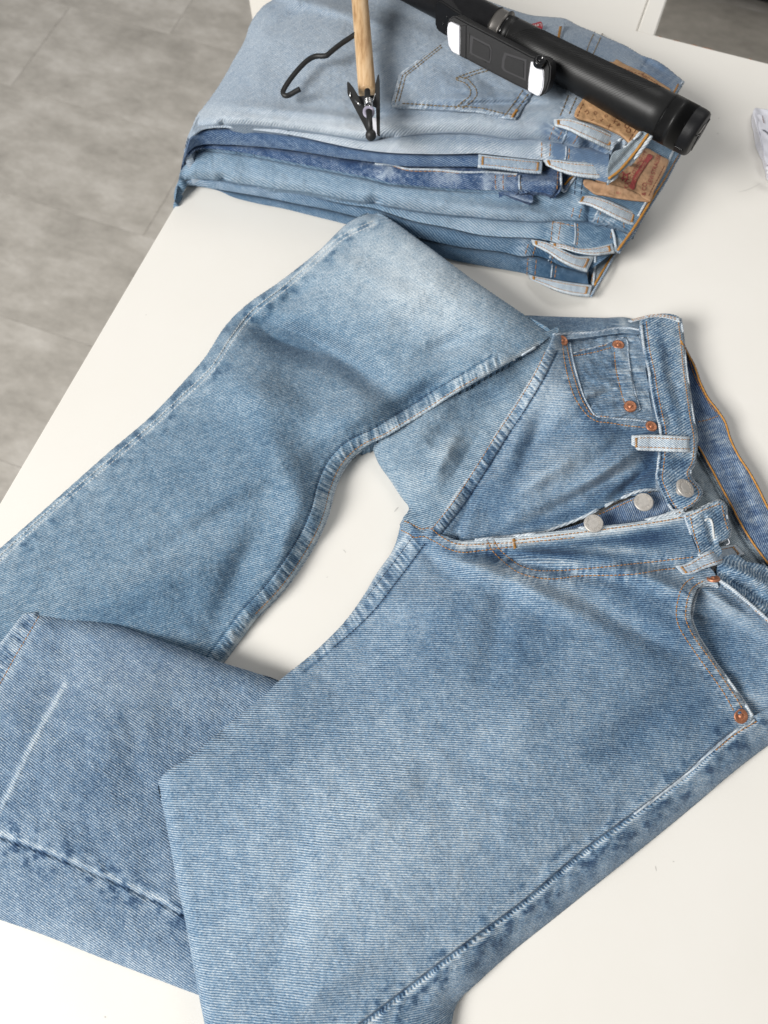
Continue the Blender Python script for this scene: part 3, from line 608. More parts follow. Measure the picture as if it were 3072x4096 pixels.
# lower half of the near leg, folded back under it
E_top = F((92, 1325), (160, 1333), (250, 1350), (350, 1385), (470, 1428), (560, 1456), (604, 1472))
E_bot = F((520, 2180), (430, 2150), (330, 2112), (200, 2062), (100, 2022), (0, 1987), (-110, 1950))
E_poly = cat(F((50, 1327)), E_top, F((600, 1540), (520, 1800), (500, 2000)), E_bot, F((-110, 1700), (-95, 1560), (-60, 1465), (0, 1388), (28, 1350)))
creE = c6((310, 1230), (240, 1350), (170, 1480), (100, 1620), (30, 1765), (-20, 1850)); outE = c7((-70, 385), (0, 412), (160, 470), (330, 540), (500, 615), (660, 692), (760, 745))
hemE = c6((185, 905), (130, 1000), (70, 1100), (0, 1225), (-60, 1320))
fill('lower_leg', E_poly, zF((60, 1330, .024), (250, 1350, .032), (470, 1428, .031), (600, 1480, .024), (0, 1420, .022), (-90, 1560, .020), (-110, 1950, .010), (0, 1987, .010), (200, 2062, .010), (430, 2150, .010), (540, 2180, .010), (200, 1500, .033), (400, 1600, .028), (540, 1700, .020), (100, 1700, .032), (300, 1850, .024), (450, 1950, .017), (0, 1850, .024)),
     M['lower'], JE, 4.0, key='jeans', own='lower', seed=41, n=120, rounds=[(E_top, .014, .012), (E_bot, .024, .010), (F((50, 1327), (28, 1350), (0, 1388), (-60, 1465)), .006, .004)],
     feats=[('pale', creE, 13, .30), ('ridge', creE, 12, .0008), ('groove', outE, 7, .0016), ('blot', outE+np.array([0, 6]), 70, 1.0), ('pale', outE+np.array([6, -14]), 8, .22), ('step', hemE, 6, [-.0016]*3, 90), ('rope', hemE-np.array([22, 10]), 34, 1.0), ('pale', F((50, 1327), (28, 1350), (0, 1388)), 14, .28), ('pale', hemE+np.array([14, 4]), 12, .15)],
     bumps=[(250, 1560, 150, 60, -50, .003), (120, 1500, 40, 120, 30, -.003)], wear=[(300, 1480, 220, 40, 15, .06), (250, 1700, 200, 120, 0, -.03), (200, 2040, 240, 30, 20, .07), (450, 1750, 50, 200, 0, -.03)], wrink=[(20, .05, .0006, 250, 1700, 250)], skirt=(.0016, .02), base=.0006, uvf=lambda V, P: V[:, :2]*1.0)

# waistband and everything at the waist
zW = zF((1385, 694, .030), (1465, 690, .030), (1392, 762, .036), (1484, 801, .032), (1408, 839, .041), (1503, 930, .038), (1427, 930, .043), (1422, 980, .044), (1497, 1003, .040), (1419, 1030, .044), (1438, 1083, .042), (1516, 1060, .044), (1460, 1112, .040), (1500, 1086, .046))
W_in = c4((938, 118), (962, 300), (985, 400), (1000, 500), (1028, 640), (1050, 740), (1045, 860), (1036, 950), (1030, 1010), (1055, 1080), (1085, 1140), (1135, 1212))
W_out = c4((1166, 108), (1178, 200), (1198, 400), (1215, 520), (1240, 690), (1254, 760), (1256, 850), (1242, 930), (1218, 978), (1240, 1030), (1272, 1062), (1284, 1090), (1265, 1135), (1235, 1160), (1180, 1190))
# the inside of the back waistband and back panel lie behind the front
BW_out = c4((1172, 226), (1212, 300), (1250, 372), (1285, 470), (1332, 560), (1380, 620), (1424, 690), (1450, 775), (1500, 880), (1560, 970), (1610, 1060), (1659, 1160), (1760, 1330))
BW_in = c4((1172, 320), (1190, 460), (1205, 600), (1225, 740), (1262, 832), (1330, 950), (1400, 1080), (1450, 1170), (1490, 1250), (1570, 1380), (1659, 1500), (1760, 1640))
fill('back_panel_inside', cat(c4((1150, 760), (1265, 820)), BW_in[4:], c4((1700, 1640), (1560, 1560), (1440, 1480), (1380, 1400), (1260, 1250), (1140, 1200), (1100, 1000))), .010, M['inside'], JE, 3.6, key='jeans', seed=51, noise=(.0015, 50), wear=[(1530, 1100, 60, 60, 0, .04)], skirt=(.001, .006), base=.0006,
     feats=[('groove', BW_in[4:]-np.array([14, -8]), 12, .003), ('ridge', c4((1270, 1020), (1380, 1000)), 14, .0012), ('ridge', c4((1290, 1070), (1390, 1050)), 14, .0012), ('rope', c4((1270, 1045), (1390, 1025)), 26, .6)], bumps=[(1545, 1085, 14, 40, -40, .003)])
fill('waistband_inside', cat(BW_out, BW_in[::-1]), zF((1473, 734, .020), (1534, 862, .019), (1570, 912, .018), (1621, 1018, .018), (1659, 1090, .018), (1697, 1155, .018), (1473, 770, .012), (1493, 930, .012), (1508, 965, .013), (1560, 1060, .014), (1594, 1125, .014), (1659, 1220, .014), (1697, 1273, .014)), M['insideblue'], JE, 3.6, key='jeans', seed=52, n=120,
     feats=[('rope', (resamp(BW_out[4:], 9)+resamp(BW_in[4:], 9))/2, 46, .7), ('pale', BW_out[7:]-np.array([30, -14]), 22, .10)], wear=[(1505, 800, 34, 90, -25, -.22), (1560, 990, 30, 70, -30, -.06), (1620, 1090, 30, 50, -30, -.02)], noise=(.0010, 70), wrink=[(10, .012, .0005, 1600, 1060, 90)], skirt=(.0012, .006), base=.0006)
fill('waistband', cat(W_in, W_out[::-1]), zW, M['wb'], JE, 3.2, key='jeans', seed=55, n=130, noise=(.0012, 70), rounds=[(W_out, .005, .003), (W_in, .002, .001)],
     feats=[('groove', W_in+np.array([12, 0]), 7, .0014), ('pale', W_in+np.array([12, 0]), 6, -.3), ('rope', W_in+np.array([16, 0]), 26, .7), ('pale', W_out-np.array([8, 0]), 10, .2)],
     bumps=[(1432, 800, 14, 70, -12, .0013), (1455, 830, 12, 90, -14, -.0012), (1478, 960, 40, 16, 0, .0014), (1460, 1005, 40, 12, -20, -.0016), (1500, 1040, 14, 24, 0, -.0012), (1440, 1050, 18, 30, 0, .0013), (1445, 900, 12, 40, -10, -.0012)],
     wear=[(1470, 780, 14, 60, -10, .08), (1470, 1000, 34, 16, 0, -.18), (1455, 880, 10, 50, -10, -.18), (1480, 1060, 20, 26, 0, -.14), (1432, 760, 8, 60, -8, -.20), (1485, 985, 30, 12, 0, .14), (1448, 830, 7, 60, -12, .14), (1490, 910, 9, 40, -10, -.12), (1415, 890, 8, 60, -10, -.18), (1428, 1040, 10, 40, 8, -.14)], skirt=(.0012, .014))
hem('waistband_edge', W_out, .0011, JE, 'jeans', .0002, .12, .4); hem('waistband_seam', W_in, .0012, JE, 'jeans', .0006, .02, .5)
# end of the other waistband half, carrying the buttonhole
V_poly = c4((1140, 1222), (1188, 1205), (1290, 1172), (1395, 1138), (1412, 1150), (1425, 1230), (1448, 1310), (1438, 1345), (1380, 1376), (1400, 1420), (1340, 1480), (1275, 1450), (1255, 1390), (1230, 1330), (1210, 1270), (1188, 1232))
fill('waistband_end', V_poly, zF((1461, 1114, .044), (1558, 1082, .040), (1578, 1148, .038), (1560, 1180, .038), (1510, 1200, .042), (1480, 1118, .046), (1520, 1130, .046)), M['wb'], JE, 3.0, key='jeans', seed=57, n=110, noise=(.0010, 90), rounds=[(V_poly[:8], .004, .0025)],
     feats=[('rope', c4((1250, 1220), (1330, 1400)), 40, .8), ('pale', V_poly[:5], 20, .25), ('groove', c4((1300, 1230), (1330, 1300), (1350, 1370)), 12, .0025), ('pale', c4((1330, 1250), (1340, 1290), (1350, 1350)), 16, .3)],
     wear=[(1550, 1130, 16, 30, 0, -.18), (1505, 1120, 16, 30, -10, .12), (1525, 1170, 12, 24, 0, -.18)], skirt=(.0012, .012))
hem('waistband_edge', V_poly[:9], .0010, JE, 'jeans', .0004, .15, .3); hem('waistband_seam', c4((1188, 1220), (1205, 1270), (1228, 1335), (1250, 1390), (1272, 1450)), .0012, JE, 'jeans', .0006, .08, .5)
# waistband of the near side running out of the picture, and the pocket facing under it
fill('waistband_side', cat(c4((1390, 1470), (1480, 1440), (1540, 1480), (1600, 1490), (1660, 1510), (1760, 1570), (1800, 1800)), F((1712, 1388), (1652, 1340), (1606, 1299), (1577, 1277), (1554, 1258), (1548, 1238))), zF((1560, 1215, .036), (1640, 1215, .030), (1700, 1260, .026), (1560, 1250, .042), (1640, 1300, .040), (1700, 1340, .038)), M['wb'], JE, 3.6, key='jeans', seed=58, noise=(.0013, 70),
     feats=[('rope', e1((1080, 1700), (1400, 1950), (1582, 2180)), 60, .8)], bumps=[(1620, 1245, 60, 12, 25, .004), (1610, 1270, 60, 9, 30, -.004)], wear=[(1600, 1250, 50, 16, 20, -.08), (1640, 1260, 40, 10, 25, .12)], rounds=[(c4((1480, 1440), (1600, 1490), (1660, 1510), (1760, 1570)), .006, .003)], skirt=(.001, .01))
PF = e7((880, 40), (980, 80), (1140, 220), (1320, 390), (1510, 570), (1640, 680), (1640, 1560), (1492, 1700), (1300, 1810), (1180, 1720), (1000, 1420), (760, 1130), (520, 760), (470, 520), (500, 300), (580, 150), (700, 80))
fill('pocket_facing', PF, zF((1551, 1268, .038), (1600, 1290, .034), (1659, 1345, .034), (1700, 1400, .034), (1659, 1520, .022), (1625, 1552, .019), (1500, 1330, .030), (1540, 1420, .026), (1600, 1430, .028), (1590, 1500, .022)), M['front'], JE, 3.6, key='jeans', seed=61, noise=(.0010, 60),
     feats=[('step', e7((520, 490), (700, 540), (900, 590), (1150, 650), (1350, 760), (1492, 860)), 7, [-.004, -.004, -.003, -.002], 90), ('step', e7((600, 180), (760, 320), (900, 440), (1050, 560), (1200, 680)), 7, [-.004, -.003, -.003, -.001], 50)],
     bumps=[(1560, 1300, 60, 12, 32, .004)], wear=[(1570, 1310, 80, 24, 28, .12), (1560, 1390, 60, 50, 45, -.12), (1620, 1450, 60, 60, 0, -.05), (1630, 1510, 30, 20, 0, .1)], skirt=(.001, .008))
hem('waist_seam', e7((880, 70), (1000, 150), (1150, 270), (1300, 400), (1492, 570), (1600, 660)), .0014, JE, 'jeans', .0008, .10, .5)
hem('pocket_edge', e7((860, 150), (790, 128), (720, 118), (650, 145), (605, 200), (570, 290), (545, 400), (530, 480), (525, 560), (560, 660), (600, 760), (700, 920), (800, 1080), (920, 1240), (1060, 1430), (1180, 1600), (1290, 1780)), .0013, JE, 'jeans', .0004, .2, .3)
hem('outseam', out_s[:5]+np.array([4, 6]), .0013, JE, 'jeans', .0004, .06, .6)
hem('fly_edge', F((1026, 1167), (1070, 1162), (1114, 1158), (1200, 1147), (1300, 1136), (1407, 1121), (1476, 1101)), .0014, JE, 'jeans', .0006, .16, .3)
hem('inseam_edge', A_in[2:-3], .0012, JE, 'farleg', .0004, .10, .7); hem('inseam_edge', inC[1:], .0011, JE, 'hip', .0004, .14, .6)
# dark button placket between the two fly edges
FL = c4((380, 1335), (600, 1265), (820, 1150), (1000, 1090), (1060, 1090), (1100, 1150), (1140, 1210), (1160, 1230), (1000, 1262), (700, 1300), (450, 1340))
fill('button_placket', FL, zF((1180, 1150, .026), (1340, 1090, .034), (1440, 1068, .038), (1465, 1112, .036), (1300, 1140, .031)), M['insideblue'], JE, 3.2, key='jeans', seed=63, noise=(.0008, 90), wear=[(1300, 1130, 80, 20, -20, -.14), (1420, 1095, 40, 20, 0, .06)], skirt=(.001, .006), wrink=[(-40, .010, .0006, 1420, 1090, 60)])
hem('fly_edge', c4((400, 1312), (500, 1275), (600, 1235), (720, 1175), (840, 1118), (940, 1080), (1040, 1075)), .0013, JE, 'jeans', .0006, .08, .6)
# coin pocket and pocket bag on the far hip
PB = e6((410, 250), (560, 225), (700, 215), (850, 190), (960, 180), (1095, 190), (1150, 560), (1200, 900), (1225, 1010), (1100, 1010), (900, 1000), (740, 992), (680, 985), (610, 900), (550, 780), (505, 640), (465, 500), (440, 380))
zCof = lambda off: (lambda P: cast(P, 'hipc', .04)[0]+off)
fill('pocket_facing', PB, lambda P: zC(P)+.0006, M['front'], JE, 3.0, key='jeans', seed=66, noise=(.0010, 110), fine=.0004, wear=[(1330, 730, 60, 16, 0, .06), (1400, 850, 16, 80, -12, .05), (1280, 880, 40, 16, 0, -.08)], wrink=[(5, .012, .0008, 1290, 735, 60), (60, .02, .0008, 1390, 850, 60)], skirt=(.0006, .002),
     feats=[('rope', e6((1000, 260), (1080, 600), (1150, 900)), 40, .7)])
CPK = e6((455, 385), (600, 345), (760, 300), (900, 242), (945, 232), (965, 262), (980, 400), (1000, 560), (1040, 740), (1070, 850), (1095, 930), (1000, 955), (880, 985), (760, 990), (690, 975), (620, 890), (560, 760), (510, 620), (475, 490))
fill('coin_pocket', CPK, lambda P: zC(P)+.0028, M['front'], JE, 3.0, key='jeans', seed=67, noise=(.0012, 110), fine=.0004, rounds=[(e6((455, 385), (760, 300), (945, 232), (980, 400), (1040, 740), (1095, 930)), .003, .0012)],
     feats=[('rope', e6((850, 380), (880, 600), (935, 830)), 34, .9), ('rope', e6((920, 420), (950, 600), (1010, 830)), 30, .9), ('rope', e6((480, 400), (700, 360), (880, 310)), 16, .5), ('groove', e6((840, 370), (870, 560), (930, 840)), 8, .0008)],
     bumps=[(1275, 850, 40, 8, -20, .003), (1290, 862, 40, 7, -20, -.003), (1240, 790, 10, 16, 0, -.003)], wear=[(1290, 800, 44, 40, 0, -.12), (1290, 750, 50, 9, -15, -.16), (1235, 800, 12, 30, 0, -.16), (1290, 850, 34, 10, -20, .16), (1300, 880, 50, 8, -10, -.14), (1362, 800, 11, 60, -10, .14), (1270, 775, 30, 9, -15, .08)], wrink=[(95, .009, .0006, 1365, 820, 50), (70, .016, .0006, 1290, 830, 50)], skirt=(.0006, .003))
hem('pocket_edge', pkA_edge, .0009, JE, 'jeans', .0003, -.14, .8)
hem('coin_pocket_edge', e6((945, 236), (965, 265), (978, 400), (1000, 560), (1040, 740), (1070, 850), (1092, 925)), .0007, JE, 'jeans', .0002, -.12, .8); hem('coin_pocket_edge', e6((455, 388), (600, 348), (760, 303), (900, 245), (940, 236)), .0007, JE, 'jeans', .0002, -.15, .8)

# ---- stitching, loops, rivets, buttons
def stitches(pts, parent, key, mat='thread', pitch=.0031, rad=.00042, lift=.0003, gap=.80, name='stitching', zd=None):
    n = max(8, int(np.hypot(*np.diff(pts, axis=0).T).sum()/5)); P = resamp(pts, n)
    z, N = cast(P, key, 0) if zd is None else (np.full(n, zd), None)
    z = np.convolve(np.pad(z, 1, mode='edge'), np.ones(3)/3, 'valid'); Wd = unp(P, z+lift)
    s = np.concatenate([[0], np.cumsum(np.linalg.norm(np.diff(Wd, axis=0), axis=1))]); T = s[-1]; a = Acc(); k = max(2, int(T/pitch))
    at = lambda x: np.array([np.interp(x, s, Wd[:, i]) for i in range(3)])
    for i in range(k):
        x0 = T*(i+.5-gap/2)/k; x1 = T*(i+.5+gap/2)/k; p0, p1, p2 = at(x0), at((x0+x1)/2), at(x1)
        p0[2] -= .0003; p2[2] -= .0003; a.tube([p0, p1, p2], [rad*.7, rad*1.1, rad*.7], 5)
    return a.build(name, M[mat], parent, kind='stuff')
def sew(lst, parent, key, **kw):
    for l in lst: stitches(l, parent, key, **kw)
sew([pkA, pkA_edge-np.array([14, 4]), e6((455, 412), (600, 388), (720, 360), (820, 330)), e6((520, 360), (650, 335), (780, 305)), e6((848, 370), (860, 520), (895, 680), (925, 800), (945, 860)),
     J1, J2, pkD, pkD2, e2((240, 275), (320, 312), (395, 345), (440, 335), (540, 400), (640, 455), (740, 476), (880, 470), (1000, 464), (1140, 458)), e2((215, 352), (280, 385), (330, 415), (390, 405), (480, 440), (600, 505), (720, 538), (860, 525), (1000, 508), (1140, 492)),
     e2((1170, 462), (1400, 440), (1659, 415))], JE, 'jeans')
sew([c4((1000, 1262), (1100, 1245), (1188, 1225)), c4((220, 1362), (500, 1328), (800, 1290), (1000, 1262)), W_in+np.array([22, 0]), W_out-np.array([12, 0]), c4((1150, 1235), (1200, 1226), (1290, 1190), (1390, 1152)), c4((1398, 1160), (1412, 1230), (1432, 1300)), c4((560, 1255), (700, 1190), (840, 1128)), c4((700, 1215), (1000, 1085)),
     hemE, c4((1205, 310), (1240, 420), (1290, 520), (1345, 610), (1385, 650)), c4((1260, 690), (1310, 680), (1380, 655)), c4((1220, 1230), (1240, 1320), (1275, 1430)),
     e7((950, 120), (1100, 240), (1300, 420), (1492, 590)), out_s[:3]+np.array([16, 10])], JE, 'jeans')
sew([inA[1:-3]+np.array([16, 6])], JE, 'farleg', rad=.00036); sew([inC+np.array([14, 6])], JE, 'hip', rad=.00036)
sew([inA[1:-3]-np.array([34, 13])], JE, 'farleg', mat='thread_d', rad=.00034); sew([bandC-np.array([4, 2])], JE, 'hip', mat='thread_d', rad=.00034); sew([inD[:-3]-np.array([14, 8]), inD[:-1]+np.array([34, 22])], JE, 'near', mat='thread_d', rad=.00034)
sew([outA-np.array([5, 5]), outA+np.array([6, 7])], JE, 'farleg', mat='thread_w', rad=.00042, pitch=.0036)
cord('overlock_edge', BW_out-np.array([5, -3]), .0008, M['thread_b'], JE, 'jeans', .0014, 6); cord('overlock_edge', BW_in[4:]+np.array([3, -2]), .0008, M['thread_b'], JE, 'jeans', .0012, 6)
hem('waistband_inside_seam', BW_in[4:]-np.array([12, -6]), .0010, JE, 'jeans', .0006, -.05, .3, 'inside')
def tack(a, b, parent, key, n=7, w=7, mat='thread_b', rad=.0005):
    """bar tack: a zigzag of thread between the pixels a and b"""
    a, b = np.array(a, float), np.array(b, float); t = np.linspace(0, 1, n*2); d = (b-a)/np.linalg.norm(b-a); q = np.array([-d[1], d[0]])
    P = a+(b-a)*t[:, None]+q*(w*.5*np.where(np.arange(n*2) % 2, 1, -1))[:, None]; z, _ = cast(P, key, 0); z[:] = np.median(z) if np.ptp(z) > .01 else z
    A = Acc(); A.tube(unp(P, z+.0006), rad, 5); return A.build('bar_tack', M[mat], parent)
for p, q in (((1148, 425), (1162, 505)),): tack(e2(p)[0], e2(q)[0], JE, 'jeans', 8, 10)
def loop(up, lo, parent, key, mat='pale', arch=.0045, lift=.0016, th=.0016, ends=True, edge='thread', zd=None, name='belt_loop', wear=0, nu=44, tackm='thread_b', flip=None):
    """belt loop: a folded strip sewn down at both ends and bowed between them"""
    U, L = resamp(up, nu), resamp(lo, nu); nv = 11; v = np.linspace(0, 1, nv); u = np.linspace(0, 1, nu)
    P = U[None]*(1-v[:, None, None])+L[None]*v[:, None, None]
    if zd is None:
        mid = P[nv//2]; z, _ = cast(mid, key, .03); z = np.convolve(np.pad(z, 6, mode='edge'), np.ones(13)/13, 'valid')
    else: z = np.interp(u, np.linspace(0, 1, len(zd)), zd)
    h = z+lift+arch*np.sin(np.pi*u)**.8
    prof = -.0010*(np.abs(v-.5)*2)**6+.00035*np.exp(-((np.abs(v-.5)-.40)/.05)**2)-.0003*np.exp(-((np.abs(v-.5)-.27)/.05)**2)
    Z = h[None]+prof[:, None]+.0002*np.sin(u*60)[None]; G = unp(P, Z)
    wv = np.zeros((nv, nu))+wear; wv[:2] += .18; wv[-2:] += .18; wv[:, :2] += .15; wv[:, -2:] += .15
    o = slab(name, G, th, M[mat], parent, wear=wv, rope=np.zeros((nv, nu))+.35)
    k2 = key+'_loop'+str(len(BV)); i = np.arange(nv*nu).reshape(nv, nu); bvh_add(k2, G.reshape(-1, 3), np.stack([i[:-1, :-1], i[1:, :-1], i[1:, 1:], i[:-1, 1:]], -1).reshape(-1, 4))
    a0, a1 = (.06, .94)
    for f in (.24, .76):
        r = int(round(f*(nv-1))); stitches(P[r][int(a0*nu):int(a1*nu)], o, k2, mat=edge, rad=.00036, name='stitching')
    if ends:
        for uu in (.09, .95):
            c = int(uu*(nu-1)); tack(P[2][c], P[-3][c], o, k2, 6, 7, tackm)
    return o
loop(c4((888, 766), (1000, 762), (1130, 768), (1258, 776)), c4((886, 848), (1000, 852), (1130, 858), (1260, 862)), JE, 'jeans')
loop(e1((560, 1560), (640, 1545), (900, 1400), (1060, 1345), (1225, 1320)), e1((640, 1650), (720, 1650), (900, 1580), (1100, 1520), (1330, 1430)), JE, 'jeans', mat='pale', wear=-.14)
loop(c4((868, 116), (930, 98), (1000, 82), (1080, 84), (1160, 104)), c4((880, 124), (940, 108), (1000, 94), (1080, 98), (1160, 122)), JE, 'jeans', ends=False, zd=[.016, .034, .036, .036], arch=.002)
def rivet(px, rad, parent, key, tilt=None, mat='copper'):
    z, N = cast([px], key, .04); c = unp(np.array([px]), z+.0004)[0]; n = Vector(N[0]); n = (n+Vector((0, 0, 1.2))).normalized() if tilt is None else Vector(tilt).normalized()
    a = Acc(); r = rad
    a.lathe(c, n, [(r, -.001), (r, .0004), (r*.95, .0008), (r*.80, .0009), (r*.55, .0006), (r*.40, .0003), (r*.36, .0002), (r*.30, .0008), (r*.24, .0012), (r*.12, .0015), (0, .0015)], 28)
    return a.build('rivet', M[mat], parent)
RV = [(e6((356, 266))[0], .0053), (e6((884, 306))[0], .0054), (e6((998, 890))[0], .0054), (e6((1196, 1080))[0], .0050), (e7((1148, 1785))[0], .0055)]
for p, r in RV: rivet(p, r, JE, 'jeans')
rivet(e7((795, 40))[0], .0052, JE, 'jeans', tilt=(-.05, .75, .7))
def letters(text, M4, size, mat, parent, depth=0, name='lettering'):
    """flat letters in the plane given by the matrix M4"""
    cu = bpy.data.curves.new(name, 'FONT'); cu.body = text; cu.size = size; cu.align_x = 'CENTER'; cu.align_y = 'CENTER'; cu.extrude = depth
    t = bpy.data.objects.new(name, cu); COL.objects.link(t); bpy.context.view_layer.update()
    me = bpy.data.meshes.new_from_object(t.evaluated_get(bpy.context.evaluated_depsgraph_get())); bpy.data.objects.remove(t)
    me.transform(M4); return me
def button(px, rad, parent, key, n, lift=.004):
    z, N = cast([px], key, .04); n = Vector(n).normalized(); c = Vector(unp(np.array([px]), z+lift)[0]); r = rad; a = Acc()
    a.lathe(c-n*.002, n, [(0, -.0005), (r*.93, -.0004), (r, .0002), (r*1.0, .0010), (r*.96, .00145), (r*.90, .0016), (r*.80, .0016), (r*.55, .00155), (r*.50, .00170), (r*.44, .00178), (r*.30, .00172), (0, .0017)], 40)
    o = a.build('button', M['nickel'], parent)
    s = Acc(); s.lathe(c-n*.006, n, [(r*.42, -.002), (r*.36, .001), (r*.36, .004)], 16); s.build('shank', M['nickel'], o)
    txt = 'LEVI STRAUSS & CO. SF'; x = n.orthogonal().normalized(); x = (Vector((1, 0, 0))-n*n.x).normalized(); y = n.cross(x); ms = []
    bmx = bmesh.new()
    for i, ch in enumerate(txt):
        if ch == ' ': continue
        th = math.pi*.95-2*math.pi*i/len(txt); d = x*math.cos(th)+y*math.sin(th); tx = (x*math.sin(th)-y*math.cos(th))
        R = Matrix((tx, d, n)).transposed().to_4x4(); R.translation = c+d*r*.70-n*.0003
        me = letters(ch, R, r*.36, None, None, .00016); bmx.from_mesh(me); bpy.data.meshes.remove(me)
    me = bpy.data.meshes.new('lettering'); bmx.to_mesh(me); bmx.free(); me.materials.append(M['nickel']); l = bpy.data.objects.new('lettering', me); put(l, o); child_fix(l)
    return o
button(e1((676, 690))[0], .0083, JE, 'jeans', (.34, .10, .9), .010)
button(c4((957, 1141))[0], .0078, JE, 'jeans', (-.04, .0, 1), .011)
button(c4((673, 1262))[0], .0077, JE, 'jeans', (-.04, .0, 1), .017)
a = Acc(); P = resamp(e1((980, 1345), (990, 1285), (1030, 1250), (1090, 1243), (1140, 1262), (1152, 1310), (1120, 1325)), 30); z, _ = cast(P, 'jeans', .04); a.tube(unp(P, np.maximum.accumulate(z*0+z.mean())+.002+.003*np.sin(np.linspace(0, math.pi, 30))), .0003, 5); a.build('tag_loop', M['padw'], JE)
P = e1((885, 1060), (910, 1035), (940, 1040), (960, 1080), (975, 1180), (985, 1260))
cord('buttonhole', P, .0009, M['thread_w'], JE, 'jeans', .0004, 6)
# ------------------------------------------------------------------ the pile of folded jeans
PG = 'folded jeans stacked in one pile at the back of the table'
lab = ['light blue folded jeans topmost of the pile, back pocket up under the black stick', 'dark indigo folded jeans, second from the top of the pile',
       'mid blue folded jeans with red printed leather patch, third from the top of the pile', 'bottom pair of the pile, deep blue folded jeans lying on the table top']
FJ = [thing('folded_jeans', l, 'jeans', (.05, .58, z), PG) for l, z in zip(lab, (.07, .05, .025, 0))]
Lp, Dp, Mp, Bp = FJ
def d8_(*p): return d8(*p)
cL1 = cat(d4((148, 335), (158, 275), (180, 226), (220, 189), (280, 167), (400, 153), (600, 160), (800, 178), (1000, 205), (1200, 235), (1380, 260)), d8((60, 116), (150, 100), (350, 70), (500, 58), (800, 58), (1000, 85), (1150, 105), (1300, 100), (1400, 120)), d3((620, 320), (720, 336), (780, 350), (850, 362), (950, 387), (1050, 416)))
cL2 = cat(d4((146, 340), (170, 278), (200, 238), (250, 204), (330, 187), (500, 190), (700, 210), (900, 240), (1100, 285), (1300, 325), (1450, 345)), d8((150, 232), (300, 238), (500, 242), (700, 240), (860, 236), (1000, 250), (1200, 272), (1380, 290)), d3((560, 470), (640, 520), (750, 570), (850, 600), (950, 625), (1030, 645)))
cD1 = cat(d4((124, 445), (140, 385), (165, 345), (210, 312), (270, 297), (400, 296), (600, 306), (800, 326), (1000, 355), (1150, 380), (1300, 400)), d8((60, 318), (200, 338), (400, 345), (600, 345), (740, 345), (855, 348)))
cD2 = cat(d4((122, 455), (145, 400), (178, 360), (215, 335), (270, 324), (340, 325), (450, 337), (600, 360), (800, 400), (1000, 440), (1200, 480), (1400, 520)), d8((100, 475), (300, 500), (600, 525), (900, 540), (1090, 545), (1200, 562)))
cM1 = cat(d4((77, 662), (76, 640), (85, 590), (106, 552), (140, 528), (200, 516), (300, 518), (400, 526), (500, 545), (620, 562), (760, 585), (960, 606), (1200, 652), (1410, 682)), d8((100, 664), (200, 682), (400, 714), (600, 737), (800, 755), (1000, 775), (1200, 790), (1450, 795)), d3((690, 932), (760, 935), (900, 948), (980, 972), (1040, 968), (1100, 988), (1160, 1015), (1225, 1045)))
cM2 = cat(d4((83, 662), (80, 642), (90, 594), (110, 557), (144, 533), (204, 521), (300, 524), (400, 533), (500, 552), (700, 570), (957, 619), (1217, 690), (1410, 720)), d8((100, 725), (300, 790), (600, 850), (900, 915), (1100, 930), (1270, 936)), d3((600, 1105), (700, 1140), (850, 1190), (960, 1205), (1090, 1192)))
cB1 = cat(d4((100, 650), (102, 628), (124, 592), (155, 568), (200, 566), (250, 572), (350, 589), (500, 615), (700, 649), (900, 690), (1100, 728), (1250, 765)), d8((200, 860), (320, 920), (500, 968), (700, 1010), (900, 1035), (1050, 1052), (1240, 1090)), d3((470, 1215), (560, 1240), (650, 1285), (760, 1320), (870, 1350)))
cB2 = cat(d4((113, 648), (118, 628), (134, 600), (160, 574), (205, 570), (255, 577), (330, 590), (380, 605), (450, 638), (600, 680), (800, 720), (1000, 770), (1170, 812)), d8((150, 940), (350, 1030), (600, 1108), (900, 1170), (1100, 1205), (1240, 1232)), d3((480, 1385), (560, 1440), (650, 1490), (780, 1525), (900, 1535)))
EY = np.array([.345*.6, .938, 0])
